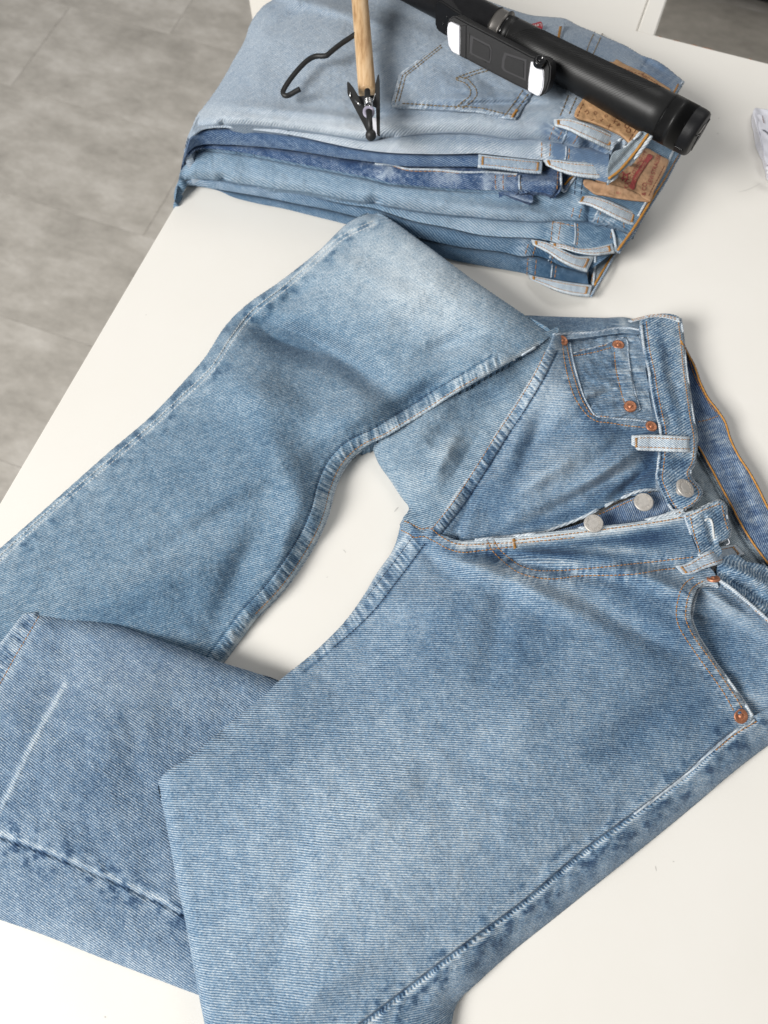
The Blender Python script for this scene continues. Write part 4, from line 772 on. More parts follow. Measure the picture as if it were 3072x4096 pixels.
def band(name, up, lo, zu, zl, mat, parent, nu=420, drop=.038, dl=.05, wear=(), ropes=(), seed=0, key='pile', amp=.0007, own=None, tuck=.014):
    U, L = resamp(up, nu), resamp(lo, nu); u = np.linspace(0, 1, nu); U = U+np.array([0, -1])*(1+6*sstep(u/.06))[:, None]
    fz = lambda z: (np.interp(u, np.linspace(0, 1, len(z)), z) if hasattr(z, '__len__') else np.full(nu, z))-drop*(1-sstep(u/dl))**1.0
    zu, zl = fz(zu), fz(zl); f = np.array([0, .025, .05, .08, .12, .17, .27, .37, .47, .57, .66, .74, .81, .87, .92, .96, .985, 1.0])
    Pp = U[None]*(1-f[:, None, None])+L[None]*f[:, None, None]
    Z = zl[None]+(zu-zl)[None]*(1-f**1.6)[:, None]-.0075*np.exp(-np.maximum(0, np.linalg.norm(Pp-U[None], axis=2)-np.array(4.))/5.0)
    G = unp(Pp, Z); Z2 = Z+amp*vnoise(G[..., 0]*45, G[..., 1]*45, seed)+.0004*vnoise(G[..., 0]*150, G[..., 1]*150, seed+3); G = unp(Pp, Z2)
    eu = EY[None]*sstep(u/.12)[:, None]+np.array([.0008, .0006, 0]); top = G[0]+eu*.035; t1 = G[-1]+eu*tuck*.35; t1[:, 2] -= .0022; t2 = G[-1]+eu*tuck; t2[:, 2] -= .0030; t3 = G[-1]+eu*.06; t3[:, 2] -= .003
    G = np.concatenate([top[None], G, t1[None], t2[None], t3[None]]); nv = len(G); V = G.reshape(-1, 3); i = np.arange(nv*nu).reshape(nv, nu)
    Q = np.stack([i[:-1, :-1], i[1:, :-1], i[1:, 1:], i[:-1, 1:]], -1).reshape(-1, 4)
    du = np.linalg.norm(np.diff(G, axis=1), axis=2).mean(0); us = np.concatenate([[0], np.cumsum(du)])
    dv = np.concatenate([np.zeros((1, nu)), np.cumsum(np.linalg.norm(np.diff(G, axis=0), axis=2), axis=0)])
    uv = np.stack([np.broadcast_to(us, (nv, nu)), -dv], -1).reshape(-1, 2)
    PP = np.concatenate([Pp[:1], Pp, Pp[-1:], Pp[-1:], Pp[-1:]]).reshape(-1, 2)
    w = 1.7*gauss(PP, wear); r = np.zeros(len(PP))  # tone spots: fading, and light on the lips put into the colour
    for pl, wd, h in ropes: r = np.maximum(r, h*np.exp(-(dist_poly(PP, np.asarray(pl))[0]/wd)**2))
    bvh_add(key, V, Q)
    if own: BV.setdefault(own, []).append(BV[key][-1])
    return mkmesh(name, V, Q, mat, parent, uv, {'wear': w, 'rope': r})
fx = lambda conv, p, rx, ry, a, amp: (conv(p)[0][0]/1.8517, conv(p)[0][1]/1.8517, rx, ry, a, amp)     # a tone spot (fading, painted light) given in a detail frame
# bottom pair
band('lower_leg_layer', cB1, cB2, [.006, .007, .010, .011, .011], [.005, .003, .003, .003, .003], M['botw'], Bp, drop=.012, seed=4, ropes=[(d3((420, 1230), (400, 1380)), 36, 1), (d3((600, 1290), (890, 1400)), 90, .8)], wear=[fx(d3, (520, 1300), 30, 26, 0, -.16), fx(d3, (760, 1400), 80, 20, 10, -.18), fx(d8, (600, 1060), 120, 20, 8, -.06), fx(d3, (430, 1300), 8, 40, 0, .2), fx(d8, (100, 980), 160, 12, 20, .10)])
band('upper_leg_layer', cM2, cB1, [.0165, .0175, .021, .023, .023], [.008, .009, .012, .0135, .014], M['botw'], Bp, drop=.018, seed=7, ropes=[(d3((420, 1110), (390, 1220)), 40, 1), (d3((500, 1150), (860, 1330)), 90, .8)], wear=[fx(d4, (350, 560), 220, 20, 8, .16), fx(d8, (500, 930), 200, 20, 10, -.05), fx(d3, (380, 1180), 16, 40, 10, .22), fx(d3, (510, 1200), 20, 20, 0, -.25), fx(d3, (700, 1290), 60, 14, 20, -.1)])
fill('waistband_inside', d3((930, 1215), (1000, 1212), (1090, 1196), (1050, 1270), (985, 1380), (920, 1490), (905, 1440), (925, 1330)), zF((1540, 560, .013), (1640, 552, .016), (1550, 640, .010)), M['inside'], Bp, 3, key='pile', wear=[(1580, 600, 60, 60, 0, -.22)], skirt=(.001, .004), base=.0006)
cord('overlock_edge', d3((1075, 1205), (1030, 1280), (970, 1380), (925, 1460), (895, 1520)), .0011, M['thread_b'], Bp, 'pile', .0006)
hem('waistband_edge', d3((1092, 1200), (1048, 1285), (990, 1390), (935, 1480), (905, 1535)), .0012, Bp, 'pile', .0004, -.25, .3, zd=.009)
hem('waistband_edge', d3((940, 1215), (935, 1300), (928, 1400), (905, 1530)), .0012, Bp, 'pile', .0006, .1, .3)
# mid blue pair
band('lower_leg_layer', cM1, cM2, [.0185, .0195, .026, .031, .033], [.018, .0188, .0235, .026, .027], M['midw'], Mp, drop=.030, seed=9, ropes=[(d3((600, 940), (590, 1100)), 44, 1), (d3((820, 1000), (1080, 1110)), 90, .8)], wear=[fx(d8, (900, 850), 200, 24, 8, .14), fx(d3, (640, 1020), 24, 60, 0, .22), fx(d3, (550, 1040), 14, 50, 0, -.16), fx(d3, (980, 1050), 60, 30, 10, -.18), fx(d3, (730, 1070), 20, 30, 0, -.08), fx(d8, (300, 740), 160, 16, 10, -.04)])
Mtop = cat(d4((122, 455), (145, 385), (190, 330), (300, 300), (500, 310), (800, 365), (1100, 430), (1400, 490)), d8((300, 440), (700, 480), (1100, 500), (1400, 480)), d3((700, 620), (860, 560), (1040, 560), (1250, 400), (1380, 260), (1500, 290), (1610, 372), (1560, 470), (1480, 610), (1390, 750), (1290, 915), (1268, 985), (1240, 1042)), cM1[::-1][1:])
zM = zF((418, 340, .040), (440, 322, .047), (500, 318, .049), (700, 345, .050), (1000, 420, .049), (1200, 420, .048), (1300, 380, .054), (1500, 250, .056), (1600, 260, .050), (400, 370, .030), (420, 385, .028), (500, 360, .037), (500, 388, .029), (700, 385, .043), (700, 420, .036), (900, 420, .047), (900, 452, .042), (1000, 464, .044), (1100, 460, .046), (1100, 480, .043), (1250, 470, .044), (1350, 500, .043), (1400, 480, .044))
fill('upper_leg_layer', Mtop, zM, M['midw'], Mp, 3.6, key='pile', own='mtop', seed=15, n=210,
     soft=True, rounds=[(cM1[:8], .010, .008), (cM1[7:14], .010, .0075), (cM1[13:], .013, .009), (Mtop[:3], .016, .010)], skirt=(.002, .012),
     feats=[('groove', cD2, 9, .007), ('rope', d3((830, 580), (810, 760)), 40, .7), ('rope', d3((790, 830), (780, 940)), 44, 1), ('rope', d3((960, 900), (1200, 1010)), 70, .9), ('pale', d3((790, 830), (780, 940)), 30, .2), ('step', d3((780, 580), (770, 700), (775, 800)), 6, [-.001]*2, 40)],
     wear=[fx(d8, (800, 720), 220, 26, 8, .18), fx(d4, (700, 530), 220, 26, 8, .10), fx(d3, (890, 880), 24, 30, 0, -.25), fx(d3, (1180, 1010), 40, 20, 20, -.15), fx(d3, (1170, 800), 70, 24, 20, -.22), fx(d3, (1050, 930), 30, 14, 10, .2), (1560, 210, 60, 40, 0, -.25)],  # pale streaks along the front lip put its light into the colour
     bumps=[fx(d3, (1080, 960), 50, 12, 20, .003), fx(d3, (900, 900), 10, 40, 0, -.003), fx(d8, (1100, 640), 120, 20, 6, -.004)])
fill('waistband_inside', d3((1095, 1015), (1150, 1030), (1215, 1050), (1285, 925), (1270, 985), (1190, 1090), (1130, 1180), (1100, 1180), (1090, 1110)), .032, M['inside'], Mp, 3, key='pile', wear=[(1640, 520, 60, 60, 0, -.2)], skirt=(.001, .004))
for k, (pl, lf, m) in enumerate(((d3((1600, 392), (1540, 500), (1480, 610), (1390, 755), (1300, 905), (1225, 1020), (1160, 1110), (1115, 1172)), .0008, 'o'), (d3((1555, 380), (1500, 500), (1440, 610), (1350, 770), (1275, 905)), .0004, 'p'), (d3((1612, 400), (1550, 510), (1490, 625), (1400, 768), (1305, 920), (1235, 1040), (1165, 1130), (1120, 1190)), -.0006, 'd'))):
    if m == 'o': cord('overlock_edge', pl, .0012, M['thread_b'], Mp, 'pile', lf, zd=.049-.002)
    elif m == 'p': hem('waistband_edge', pl, .0012, Mp, 'pile', lf, .12, .4)
    else: hem('waistband_edge', pl, .0015, Mp, 'pile', lf, -.42, .3, zd=.044)
hem('waistband_edge', d3((1070, 1010), (1085, 1060), (1095, 1120), (1110, 1185), (1135, 1190)), .0013, Mp, 'pile', .002, .15, .3)
# dark pair
band('lower_leg_layer', cat(cD1, d8((950, 372), (1100, 385), (1200, 398))), cD2, [.0535, .055, .0575, .0585], [.050, .050, .050, .050], M['darkp'], Dp, drop=.026, seed=17, ropes=[(d8((0, 330), (250, 365), (550, 375), (950, 395)), 26, .9), (d8((1000, 390), (1000, 540)), 36, 1), (d4((1350, 440), (1600, 500)), 60, .9)],
     wear=[fx(d8, (80, 400), 30, 30, 0, .12), fx(d8, (600, 430), 50, 24, 0, .22), fx(d8, (780, 450), 30, 40, 0, -.12), fx(d8, (1040, 470), 30, 50, 0, .22), fx(d8, (920, 470), 10, 40, 0, .2), fx(d4, (1480, 460), 20, 24, 0, .14), fx(d4, (1250, 420), 16, 14, 0, -.2)])
cL2d = cat(cL2[:15], d8((860, 240)))
band('upper_leg_layer', cL2d, cD1, [.0705, .070, .0695, .069], [.056, .057, .060, .061], M['dark'], Dp, drop=.032, seed=19, ropes=[(d4((300, 260), (900, 310)), 30, .4)], wear=[fx(d4, (500, 270), 240, 14, 6, .06), fx(d8, (400, 300), 200, 14, 2, .10)])
fill('waistband', d8((1185, 398), (1280, 392), (1380, 385), (1500, 350), (1555, 380), (1545, 470), (1530, 560), (1490, 585), (1400, 560), (1290, 560), (1195, 560)), .060, M['darkp'], Dp, 3, key='pile', own='dwb', seed=23, feats=[('rope', d8((1200, 400), (1200, 550)), 16, .8), ('rope', d8((1530, 380), (1515, 560)), 14, .7), ('pale', d8((1205, 400), (1200, 550)), 6, .2)],
     bumps=[fx(d8, (1400, 470), 60, 8, 0, .002)], wear=[fx(d8, (1350, 480), 60, 10, 0, .12), fx(d8, (1340, 540), 40, 10, 0, -.1)], rounds=[(d8((1545, 470), (1490, 585), (1290, 560), (1195, 560)), .006, .006)])
fill('waistband_inside', d3((672, 565), (740, 560), (785, 590), (740, 650), (690, 712), (672, 690)), .052, M['insideblue'], Dp, 3, key='pile', wear=[(1400, 370, 60, 60, 0, -.35)])
cord('overlock_edge', d3((775, 590), (735, 620), (700, 660)), .0011, M['thread_b'], Dp, 'pile', .0008)
hem('waistband_edge', d3((672, 560), (672, 620), (680, 700), (690, 712), (740, 655), (790, 592)), .0012, Dp, 'pile', .0012, .05, .3)
hem('seam', d8((0, 322), (150, 335), (250, 362), (400, 368), (550, 375), (700, 390), (800, 392), (950, 390), (1100, 402), (1190, 410)), .0010, Dp, 'pile', .0008, .02, .8)
fill('pocket_corner', d3((290, 715), (400, 735), (450, 745), (448, 800), (400, 790), (300, 755), (180, 715)), .0505, M['darkp'], Dp, 3, key='pile', wear=[(1080, 415, 60, 20, 0, .06)], feats=[('pale', d3((300, 755), (400, 790), (448, 800)), 10, .3)])
# light pair on top
fill('waistband_inside', d3((1050, 470), (1090, 400), (1150, 380), (1215, 335), (1300, 245), (1380, 285), (1300, 395), (1200, 510), (1100, 595), (1045, 640), (1035, 560)), zF((1600, 480, .068), (1600, 400, .076), (1720, 330, .084), (1750, 360, .072), (1580, 560, .064)), M['inside'], Lp, 3, key='pile', seed=26, n=100, skirt=(.0012, .006),
     feats=[('groove', d3((1060, 560), (1180, 430), (1300, 270)), 12, .002)], wear=[(1640, 400, 60, 60, 0, -.06)])
cord('overlock_edge', d3((1045, 612), (1110, 565), (1190, 480), (1270, 380), (1350, 268)), .0012, M['thread_b'], Lp, 'pile', .0010)
hem('waistband_edge', d3((1040, 642), (1110, 592), (1200, 512), (1290, 400), (1375, 285)), .0017, Lp, 'pile', .0006, .22, .2)
band('lower_leg_layer', cL1, cL2, [.0760, .0765, .078, .080], [.0730, .0725, .072, .072], M['lite'], Lp, drop=.034, seed=29, ropes=[(d3((570, 330), (550, 450)), 44, 1), (d3((640, 350), (1040, 470)), 80, .9)], wear=[fx(d4, (1000, 250), 300, 20, 8, .14), fx(d8, (700, 180), 200, 24, 0, .12), fx(d8, (900, 130), 160, 14, 3, -.16), fx(d3, (640, 400), 14, 30, 0, -.45), fx(d3, (800, 420), 40, 24, 10, -.30), fx(d3, (980, 440), 40, 16, 5, -.42), fx(d3, (550, 400), 24, 40, 0, .15), fx(d3, (950, 620), 40, 10, 5, -.3), fx(d8, (560, 200), 40, 16, 0, -.1)])  # lip made paler in colour, as lit from the front
Lfar = cat(d2((1015, 240), (960, 190), (890, 130), (820, 85), (760, 60)), d6((600, 485), (450, 400), (250, 312), (150, 268), (0, 205)), d1((1480, 188), (1300, 160), (1150, 148), (900, 75), (680, -5)), F((880, -40), (740, -60), (600, -30)))
Lleft = d7((1650, -6), (1600, 25), (1560, 65), (1510, 140), (1475, 245), (1420, 340), (1360, 450), (1290, 560), (1230, 640), (1190, 690), (1160, 760), (1135, 820), (1116, 890))
Lend = cat(d3((1100, 345), (1140, 315), (1165, 355), (1210, 328), (1290, 248)), d2((770, 595), (850, 480), (920, 385), (975, 310)))
Ltop = cat(Lfar, Lleft, cL1[1:], Lend)
zL = zF((560, 0, .082), (520, 120, .084), (445, 290, .084), (420, 320, .080), (600, 262, .087), (900, 275, .089), (1150, 270, .092), (1250, 280, .092), (1330, 310, .088), (700, 200, .089), (700, 100, .092), (1000, 100, .096), (1200, 150, .096), (1400, 250, .090), (1460, 180, .082), (1400, 110, .072), (1280, 60, .066), (1150, 20, .066), (1000, -20, .07), (760, -60, .07), (1300, 180, .095))
LB = [(820, 250, 80, 14, 0, -.003), fx(d4, (1000, 90), 160, 10, 6, .002), (1090, 225, 90, 10, 0, -.003), (720, 20, 120, 14, 15, .003), (620, 40, 60, 14, -30, -.003), fx(d3, (800, 320), 12, 30, -10, .0025), fx(d3, (900, 350), 12, 30, -10, -.0025), (1400, 120, 60, 8, 25, .003), (1420, 150, 40, 8, 30, -.003)]
fill('upper_leg_layer', Ltop, zL, M['lite'], Lp, 4, key='pile', own='ltop', seed=33, n=260, noise=(.0012, 30),
     soft=True, rounds=[(Lleft, .03, .018), (cL1[:6], .008, .0050), (cL1[5:13], .008, .0058), (cL1[11:], .014, .0095), (Lfar[:15], .02, .012), (Lend, .004, .002)], skirt=(.003, .06), base=.012,
     feats=[('groove', d7((1659, 40), (1600, 80), (1540, 150), (1500, 230)), 8, .0016), ('rope', d3((660, 200), (620, 310)), 44, 1), ('rope', d3((740, 260), (1060, 390)), 60, .9), ('rope', d1((1500, 880), (1410, 1110)), 26, .7), ('rope', d6((190, 270), (130, 470)), 30, .7), ('step', d1((1540, 860), (1480, 1010), (1400, 1140)), 6, [-.001]*2, 50), ('rope', d6((630, 500), (570, 600)), 20, .8),
            ('rope', d6((700, 600), (880, 740)), 60, .6), ('groove', d6((640, 500), (575, 595)), 8, .0016)],
     wear=[fx(d4, (900, 160), 320, 20, 6, .16), fx(d8, (500, 20), 220, 24, 0, .16), (700, 160, 140, 120, 0, .02), (900, 200, 120, 60, 0, -.06), fx(d3, (560, 240), 16, 24, 0, -.25), fx(d3, (660, 250), 10, 30, 0, -.3), fx(d3, (740, 270), 16, 24, 0, -.3), fx(d3, (900, 350), 50, 14, 20, -.28), (1370, 95, 80, 30, 30, -.16), (1430, 160, 40, 50, 0, -.26), (1280, 110, 60, 40, 0, -.12), (560, 60, 40, 60, 0, .02), (620, 20, 60, 20, 0, -.05)],  # pale streaks on the near lip: front light put into the colour
     bumps=LB)
hem('waistband_edge', cat(d3((1120, 320), (1145, 300), (1160, 345), (1170, 370), (1210, 340), (1290, 255))), .0014, Lp, 'pile', .001, .2, .2)
hem('waistband_edge', d2((860, 470), (920, 390), (975, 310), (1012, 245)), .0014, Lp, 'pile', .0006, .0, .6)
cord('overlock_edge', d2((900, 375), (945, 320), (975, 262)), .0009, M['thread'], Lp, 'pile', .0008)
# back pocket with its stitched curve and the red tab
pk = [np.array((1568., 415)), np.array((1599., 302)), np.array((1762., 172)), np.array((2257., 93)), np.array((2066., 474))]
def poly_line(*ps, n=8):
    out = []
    for p, q in zip(ps[:-1], ps[1:]): out += [p+(q-p)*t for t in np.linspace(0, 1, n, endpoint=False)]
    return np.array(out+[ps[-1]])
bot = d1((-190, 1005), (-100, 1018), (0, 1022), (180, 1036), (360, 1046), (520, 1050), (650, 1062), (770, 1090), (860, 1112), (980, 1124))
PKo = cat(poly_line(pk[0], pk[1], pk[2], n=5), d1((430, 330), (800, 260), (1200, 285), (1330, 262), (1440, 215)), d1((1400, 380), (1250, 640), (1130, 900), (1060, 1010)), bot[::-1])
cen = PKo.mean(0); ins_ = lambda P, k: cen+(P-cen)*k
cast_l = lambda P: np.maximum(zL(P)+BUMPK*gauss(P, LB)-.0058*sum((1-np.clip(dist_poly(P, resamp(cL1[5:22], 60))[0]*.26e-3/.008, 0, 1))**1.9 for _ in (0,)), 0)
fill('back_pocket', PKo, lambda P: cast_l(P)+.0034, M['lite'], Lp, 3, key='pile', own='bpk', seed=37, n=150, rounds=[(PKo, .003, .0012)], skirt=(.0006, .003), noise=(.0009, 60),
     feats=[('rope', PKo[:9], 30, .9), ('rope', bot-np.array([0, 14]), 20, .8), ('pale', PKo[:9], 8, .1), ('rope', d1((1100, 880), (960, 1080)), 24, .9)], wear=[(1000, 190, 120, 60, 10, -.07), (1050, 215, 90, 20, 5, -.05), (1130, 210, 20, 30, 20, -.1)], bumps=[(1010, 215, 60, 8, 0, .0015)])
hem('pocket_edge', cat(PKo[:9]), .0010, Lp, 'pile', .0003, -.05, .7); hem('pocket_edge', bot, .0011, Lp, 'pile', .0006, -.08, .7)
sewL = lambda *l, **k: sew(l, Lp, 'ltop', mat='thread_g', pitch=.0036, rad=.0006, **k)
for kk in (.955, .90):
    stitches(ins_(poly_line(pk[0], pk[1], pk[2]), kk), Lp, 'bpk', 'thread_g', .0036, .0006)
sew([d1((400, 1030), (480, 960), (545, 905), (550, 850), (510, 795), (410, 745), (500, 705), (620, 665), (700, 640)), d1((470, 1030), (560, 960), (610, 900), (600, 840), (560, 790), (500, 735), (410, 745)), d1((480, 748), (600, 700), (720, 668)),
     d1((1050, 850), (960, 980), (870, 1100)), d1((1100, 885), (1010, 1010), (960, 1075)), bot[1:]-np.array([0, 16])], Lp, 'bpk', mat='thread_g', pitch=.0036, rad=.0006)
sewL(d1((1480, 900), (1440, 1000), (1400, 1095)), d1((1555, 920), (1520, 1000), (1485, 1080)), d6((170, 275), (125, 370), (95, 460)), d6((235, 290), (190, 390), (150, 480)))
tack(d1((990, 1040))[0], d1((945, 1110))[0], Lp, 'bpk', 9, 9); tack(d1((1405, 250))[0], d1((1385, 360))[0], Lp, 'bpk', 9, 9)
RT = d1((1090, 240), (1150, 222), (1222, 208), (1230, 270), (1165, 278), (1100, 262))
rt = fill('red_tab', RT, lambda P: zL(P)+.008, M['redtab'], Lp, 2, key='tab', n=60, seed=2, fine=0, noise=(0, 1), skirt=(.0004, .0012))
def flat_text(text, o, ex, size, mat, parent, key, lift=.0005, aspect=1.0, name='lettering', zd=None):
    """print on a surface: o = pixel of the text centre, ex = pixel vector of the reading direction"""
    ex = np.array(ex, float); ex /= np.linalg.norm(ex); ey = np.array([ex[1], -ex[0]])
    me = letters(text, Matrix.Identity(4), 1.0, None, None); n = len(me.vertices); co = np.zeros(n*3); me.vertices.foreach_get('co', co); co = co.reshape(-1, 3)
    P = np.array(o, float)+co[:, :1]*ex*size*aspect+co[:, 1:2]*ey*size
    if zd is None:
        z, _ = cast(P, key, .09)
    else: z = np.full(n, zd)
    Wd = unp(P, z+lift).astype(np.float32); me.vertices.foreach_set('co', Wd.ravel()); me.update(); me.materials.clear(); me.materials.append(mat)
    ob = bpy.data.objects.new(name, me); put(ob, parent); child_fix(ob); return ob
flat_text("Levi's", d1((1170, 243))[0], (-.98, .17), 19, M['whitet'], rt, 'tab', aspect=1.15)
# leather patches
PA = cat(d2((462, 88), (480, 92), (500, 72), (560, 102), (640, 138), (700, 162), (770, 200), (830, 240), (890, 278), (918, 298), (915, 330), (850, 420), (760, 540), (690, 640), (612, 712), (585, 690), (540, 650), (420, 590), (300, 545), (215, 520), (185, 500), (190, 470), (240, 385), (340, 250)))
pa = fill('leather_patch', PA, lambda P: zL(P)+.0058, M['leather'], Lp, 3, key='patcha', n=150, seed=41, noise=(.0009, 60), skirt=(.0008, .003), rounds=[(PA, .003, .0008)])
sew([d2((478, 120), (560, 140), (620, 165), (700, 185), (780, 230), (860, 290)), d2((255, 405), (225, 460), (205, 510)), d2((655, 605), (625, 650), (600, 690))], pa, 'patcha', mat='print_b', pitch=.0034, rad=.0004)
ax = (d2((915, 330))[0]-d2((470, 95))[0]); dn = np.array([.58, -.82])       # text runs up the patch
tA = lambda t, x, y, s, ex=(.56, -.83), asp=1.0: flat_text(t, d2((x, y))[0], ex, s, M['print_b'], pa, 'patcha', .0006, asp)
tA('CO.', 590, 590, 26, (-.35, -.94)); tA('X', 492, 540, 24, (-.5, -.86)); tA('X', 452, 578, 24, (-.5, -.86)); tA('&', 520, 566, 20, (-.35, -.94)); tA('QUALITY', 735, 232, 17, (-.42, -.9)); tA('T', 395, 530, 20, (-.5, -.86)); tA('I', 325, 530, 20, (-.5, -.86)); tA('LS', 280, 470, 20, (-.5, -.86)); tA('O', 345, 478, 18, (-.5, -.86)); tA('D', 425, 500, 16, (-.5, -.86)); tA('l', 655, 205, 16); tA('l', 585, 172, 14); tA('l', 880, 322, 18)
PBp = d3((1035, 610), (1110, 575), (1200, 500), (1290, 400), (1335, 375), (1400, 405), (1460, 440), (1512, 470), (1500, 520), (1450, 620), (1400, 710), (1365, 790), (1330, 775), (1240, 735), (1120, 690), (1000, 650), (940, 625))
pb = fill('leather_patch', PBp, lambda P: zM(P)+.0055+.001*np.sin(P[:, 0]/60), M['leather2'], Mp, 3, key='patchb', n=120, seed=43, noise=(.0008, 70), skirt=(.0008, .003), rounds=[(PBp, .003, .0008)])
CRL = d3((845, 650), (850, 622), (880, 618), (960, 640), (1060, 655), (1180, 690), (1300, 745), (1362, 792), (1300, 790), (1200, 780), (1100, 765), (1000, 745), (940, 735), (890, 700))
fill('patch_flap', CRL, (lambda P: zM(P)+.0085-.004*sstep((P[:, 1]-(690+.18*(P[:, 0]-2330)))/60.)), M['leather2'], pb, 3, key='patchc', n=100, seed=45, noise=(.0006, 80), skirt=(.0008, .002), rounds=[(CRL, .002, .001)])
tB = lambda t, x, y, s, ex, asp=1.0: flat_text(t, d3((x, y))[0], ex, s, M['print'], pb, 'patchb', .0006, asp)
up = (-.15, -.99); 
tB('LEVI STRAUSS', 1400, 545, 24, (.32, -.95), .86); tB('& CO.', 1322, 690, 24, (.10, -.99), .9); tB('QUALITY', 1310, 470, 19, (.30, -.95)); tB('CLOTHING', 1258, 530, 19, (.45, -.9)); tB('XX', 1185, 668, 28, (.35, -.94)); tB('501', 1120, 727, 13, (1, .2))
RB = d3((1222, 690), (1240, 640), (1268, 580), (1310, 520), (1345, 470), (1372, 430)); Rw = np.array([15., 9])
rb = fill('ribbon_print', cat(RB-Rw*.55, (RB+Rw*.55)[::-1]), lambda P: zM(P)+.0066+.001*np.sin(P[:, 0]/60), M['print'], pb, 2, key='rib', n=80, fine=0, noise=(0, 1), skirt=(.0001, .0004))
flat_text('ORIGINAL RIVETED', d3((1292, 556))[0], (.52, -.855), 12, M['leather2'], rb, 'rib', .0004, .82)
for k, pl in enumerate((d3((1150, 560), (1190, 600), (1170, 640)), d3((1170, 590), (1210, 570)), d3((1140, 610), (1200, 620)), d3((1160, 575), (1150, 630)))):
    cord('emblem_print', pl, .0006, M['print'], pb, 'patchb', .0004, 5)
sew([d3((1480, 510), (1440, 590), (1390, 680), (1355, 750))], pb, 'patchb', mat='print_b', pitch=.0034, rad=.0004)
# belt loops and the stitching at the waist ends
lp = lambda par, up, lo, arch=.006, **k: loop(up, lo, par, k.pop('key', 'pile'), arch=arch, th=.0018, lift=k.pop('lift', .0022), **k)
lp(Lp, d3((612, 150), (720, 142), (820, 165), (960, 215), (1130, 292)), d3((620, 190), (720, 222), (800, 264), (920, 320), (1060, 386)), zd=[.092, .096, .095, .092, .088, .082], lift=.001)
lp(Lp, d3((530, 462), (620, 462), (760, 478), (900, 486), (1036, 490)), d3((560, 500), (640, 540), (760, 582), (880, 600), (1032, 612)), zd=[.070, .072, .073, .073, .072, .070], lift=.001, arch=.004)
lp(Dp, d3((28, 418), (150, 435), (300, 448), (420, 460), (530, 468)), d3((22, 522), (150, 530), (300, 550), (420, 565), (520, 572)), zd=[.067, .068, .068, .068, .067], lift=.001, arch=.002, wear=-.26)
lp(Mp, d3((820, 742), (900, 745), (1000, 768), (1150, 830), (1278, 890)), d3((785, 800), (880, 815), (960, 850), (1100, 920), (1250, 985)), zd=[.044, .049, .050, .049, .046, .042], lift=.001, arch=.005, wear=.0)
lp(Mp, d3((585, 1110), (700, 1130), (800, 1158), (940, 1150), (1075, 1118)), d3((590, 1140), (680, 1150), (800, 1185), (940, 1205), (1095, 1188)), zd=[.028, .031, .032, .032, .030], lift=.001, arch=.004, wear=-.02)
lp(Bp, d3((440, 1088), (560, 1110), (680, 1165), (800, 1215), (935, 1215)), d3((450, 1120), (560, 1180), (660, 1250), (760, 1300), (875, 1340)), zd=[.024, .027, .027, .025, .021], lift=.001, arch=.004, wear=-.04)
lp(Bp, d3((420, 1365), (540, 1388), (680, 1412), (800, 1430), (918, 1445)), d3((430, 1392), (540, 1440), (640, 1485), (780, 1520), (895, 1532)), zd=[.006, .009, .010, .009, .008], lift=.0008, arch=.003, wear=-.04)
lp(Dp, d3((500, 690), (540, 690), (580, 700), (625, 725)), d3((495, 705), (540, 712), (570, 725), (615, 745)), zd=[.056, .056, .055], lift=.001, arch=.002, ends=False, wear=-.1)
sew([d3((625, 200), (600, 250), (578, 312)), d3((685, 230), (660, 280), (640, 325)), d3((805, 270), (780, 320), (755, 350)), d3((520, 325), (522, 380), (518, 450)), d3((588, 320), (588, 380), (582, 440)), d3((735, 370), (735, 420), (728, 465)), d3((1062, 395), (1058, 440))], Lp, 'pile', pitch=.0042, rad=.0004)
sew([d3((160, 580), (158, 640), (165, 700)), d3((222, 580), (218, 640), (222, 700)), d3((355, 600), (355, 650), (358, 700)), d3((648, 550), (645, 620), (640, 700)), d8((120, 330), (250, 372), (550, 385), (700, 400)), d3((250, 595), (330, 590))], Dp, 'pile', pitch=.0042, rad=.0004)
sew([d3((770, 835), (760, 890), (745, 935)), d3((832, 840), (820, 890), (808, 940)), d3((985, 870), (965, 920), (955, 960)), d3((610, 940), (600, 1020), (595, 1100)), d3((672, 945), (660, 1020), (650, 1095)), d3((800, 960), (805, 1050), (795, 1135)), d3((600, 950), (690, 965), (780, 985)), d3((1160, 950), (1165, 1000)), d3((1065, 1030), (1060, 1080))], Mp, 'pile', pitch=.0042, rad=.0004)
sew([d3((420, 1120), (405, 1160), (392, 1205)), d3((475, 1140), (460, 1180), (450, 1225)), d3((615, 1200), (600, 1250), (590, 1280)), d3((415, 1230), (408, 1300), (405, 1370)), d3((480, 1240), (474, 1300), (468, 1370)), d3((635, 1290), (628, 1350), (622, 1390)), d3((920, 1350), (912, 1420))], Bp, 'pile', pitch=.0042, rad=.0004)
sew([d3((850, 590), (835, 660), (828, 740)), d3((795, 590), (782, 660), (778, 740))], Mp, 'pile', mat='thread_d', pitch=.0042, rad=.0005)
hem('waistband_seam', d3((720, 240), (700, 290), (680, 335)), .0011, Lp, 'pile', .0002, -.15, .5); hem('waistband_seam', d3((712, 365), (712, 420), (705, 465)), .0009, Lp, 'pile', .0003, -.05, .5); hem('waistband_seam', d3((780, 960), (785, 1050), (775, 1130)), .0009, Mp, 'pile', .0003, -.1, .5); hem('waistband_seam', d3((965, 860), (940, 910), (925, 945)), .0011, Mp, 'pile', .0006, -.05, .5)
hem('waistband_seam', d3((348, 590), (345, 640), (348, 700)), .0010, Dp, 'pile', .0006, -.05, .5); hem('waistband_seam', d3((605, 1290), (600, 1330), (595, 1385)), .0009, Bp, 'pile', .0003, -.2, .5); hem('waistband_seam', d3((600, 1190), (585, 1230), (575, 1255)), .0009, Bp, 'pile', .0003, -.2, .5)
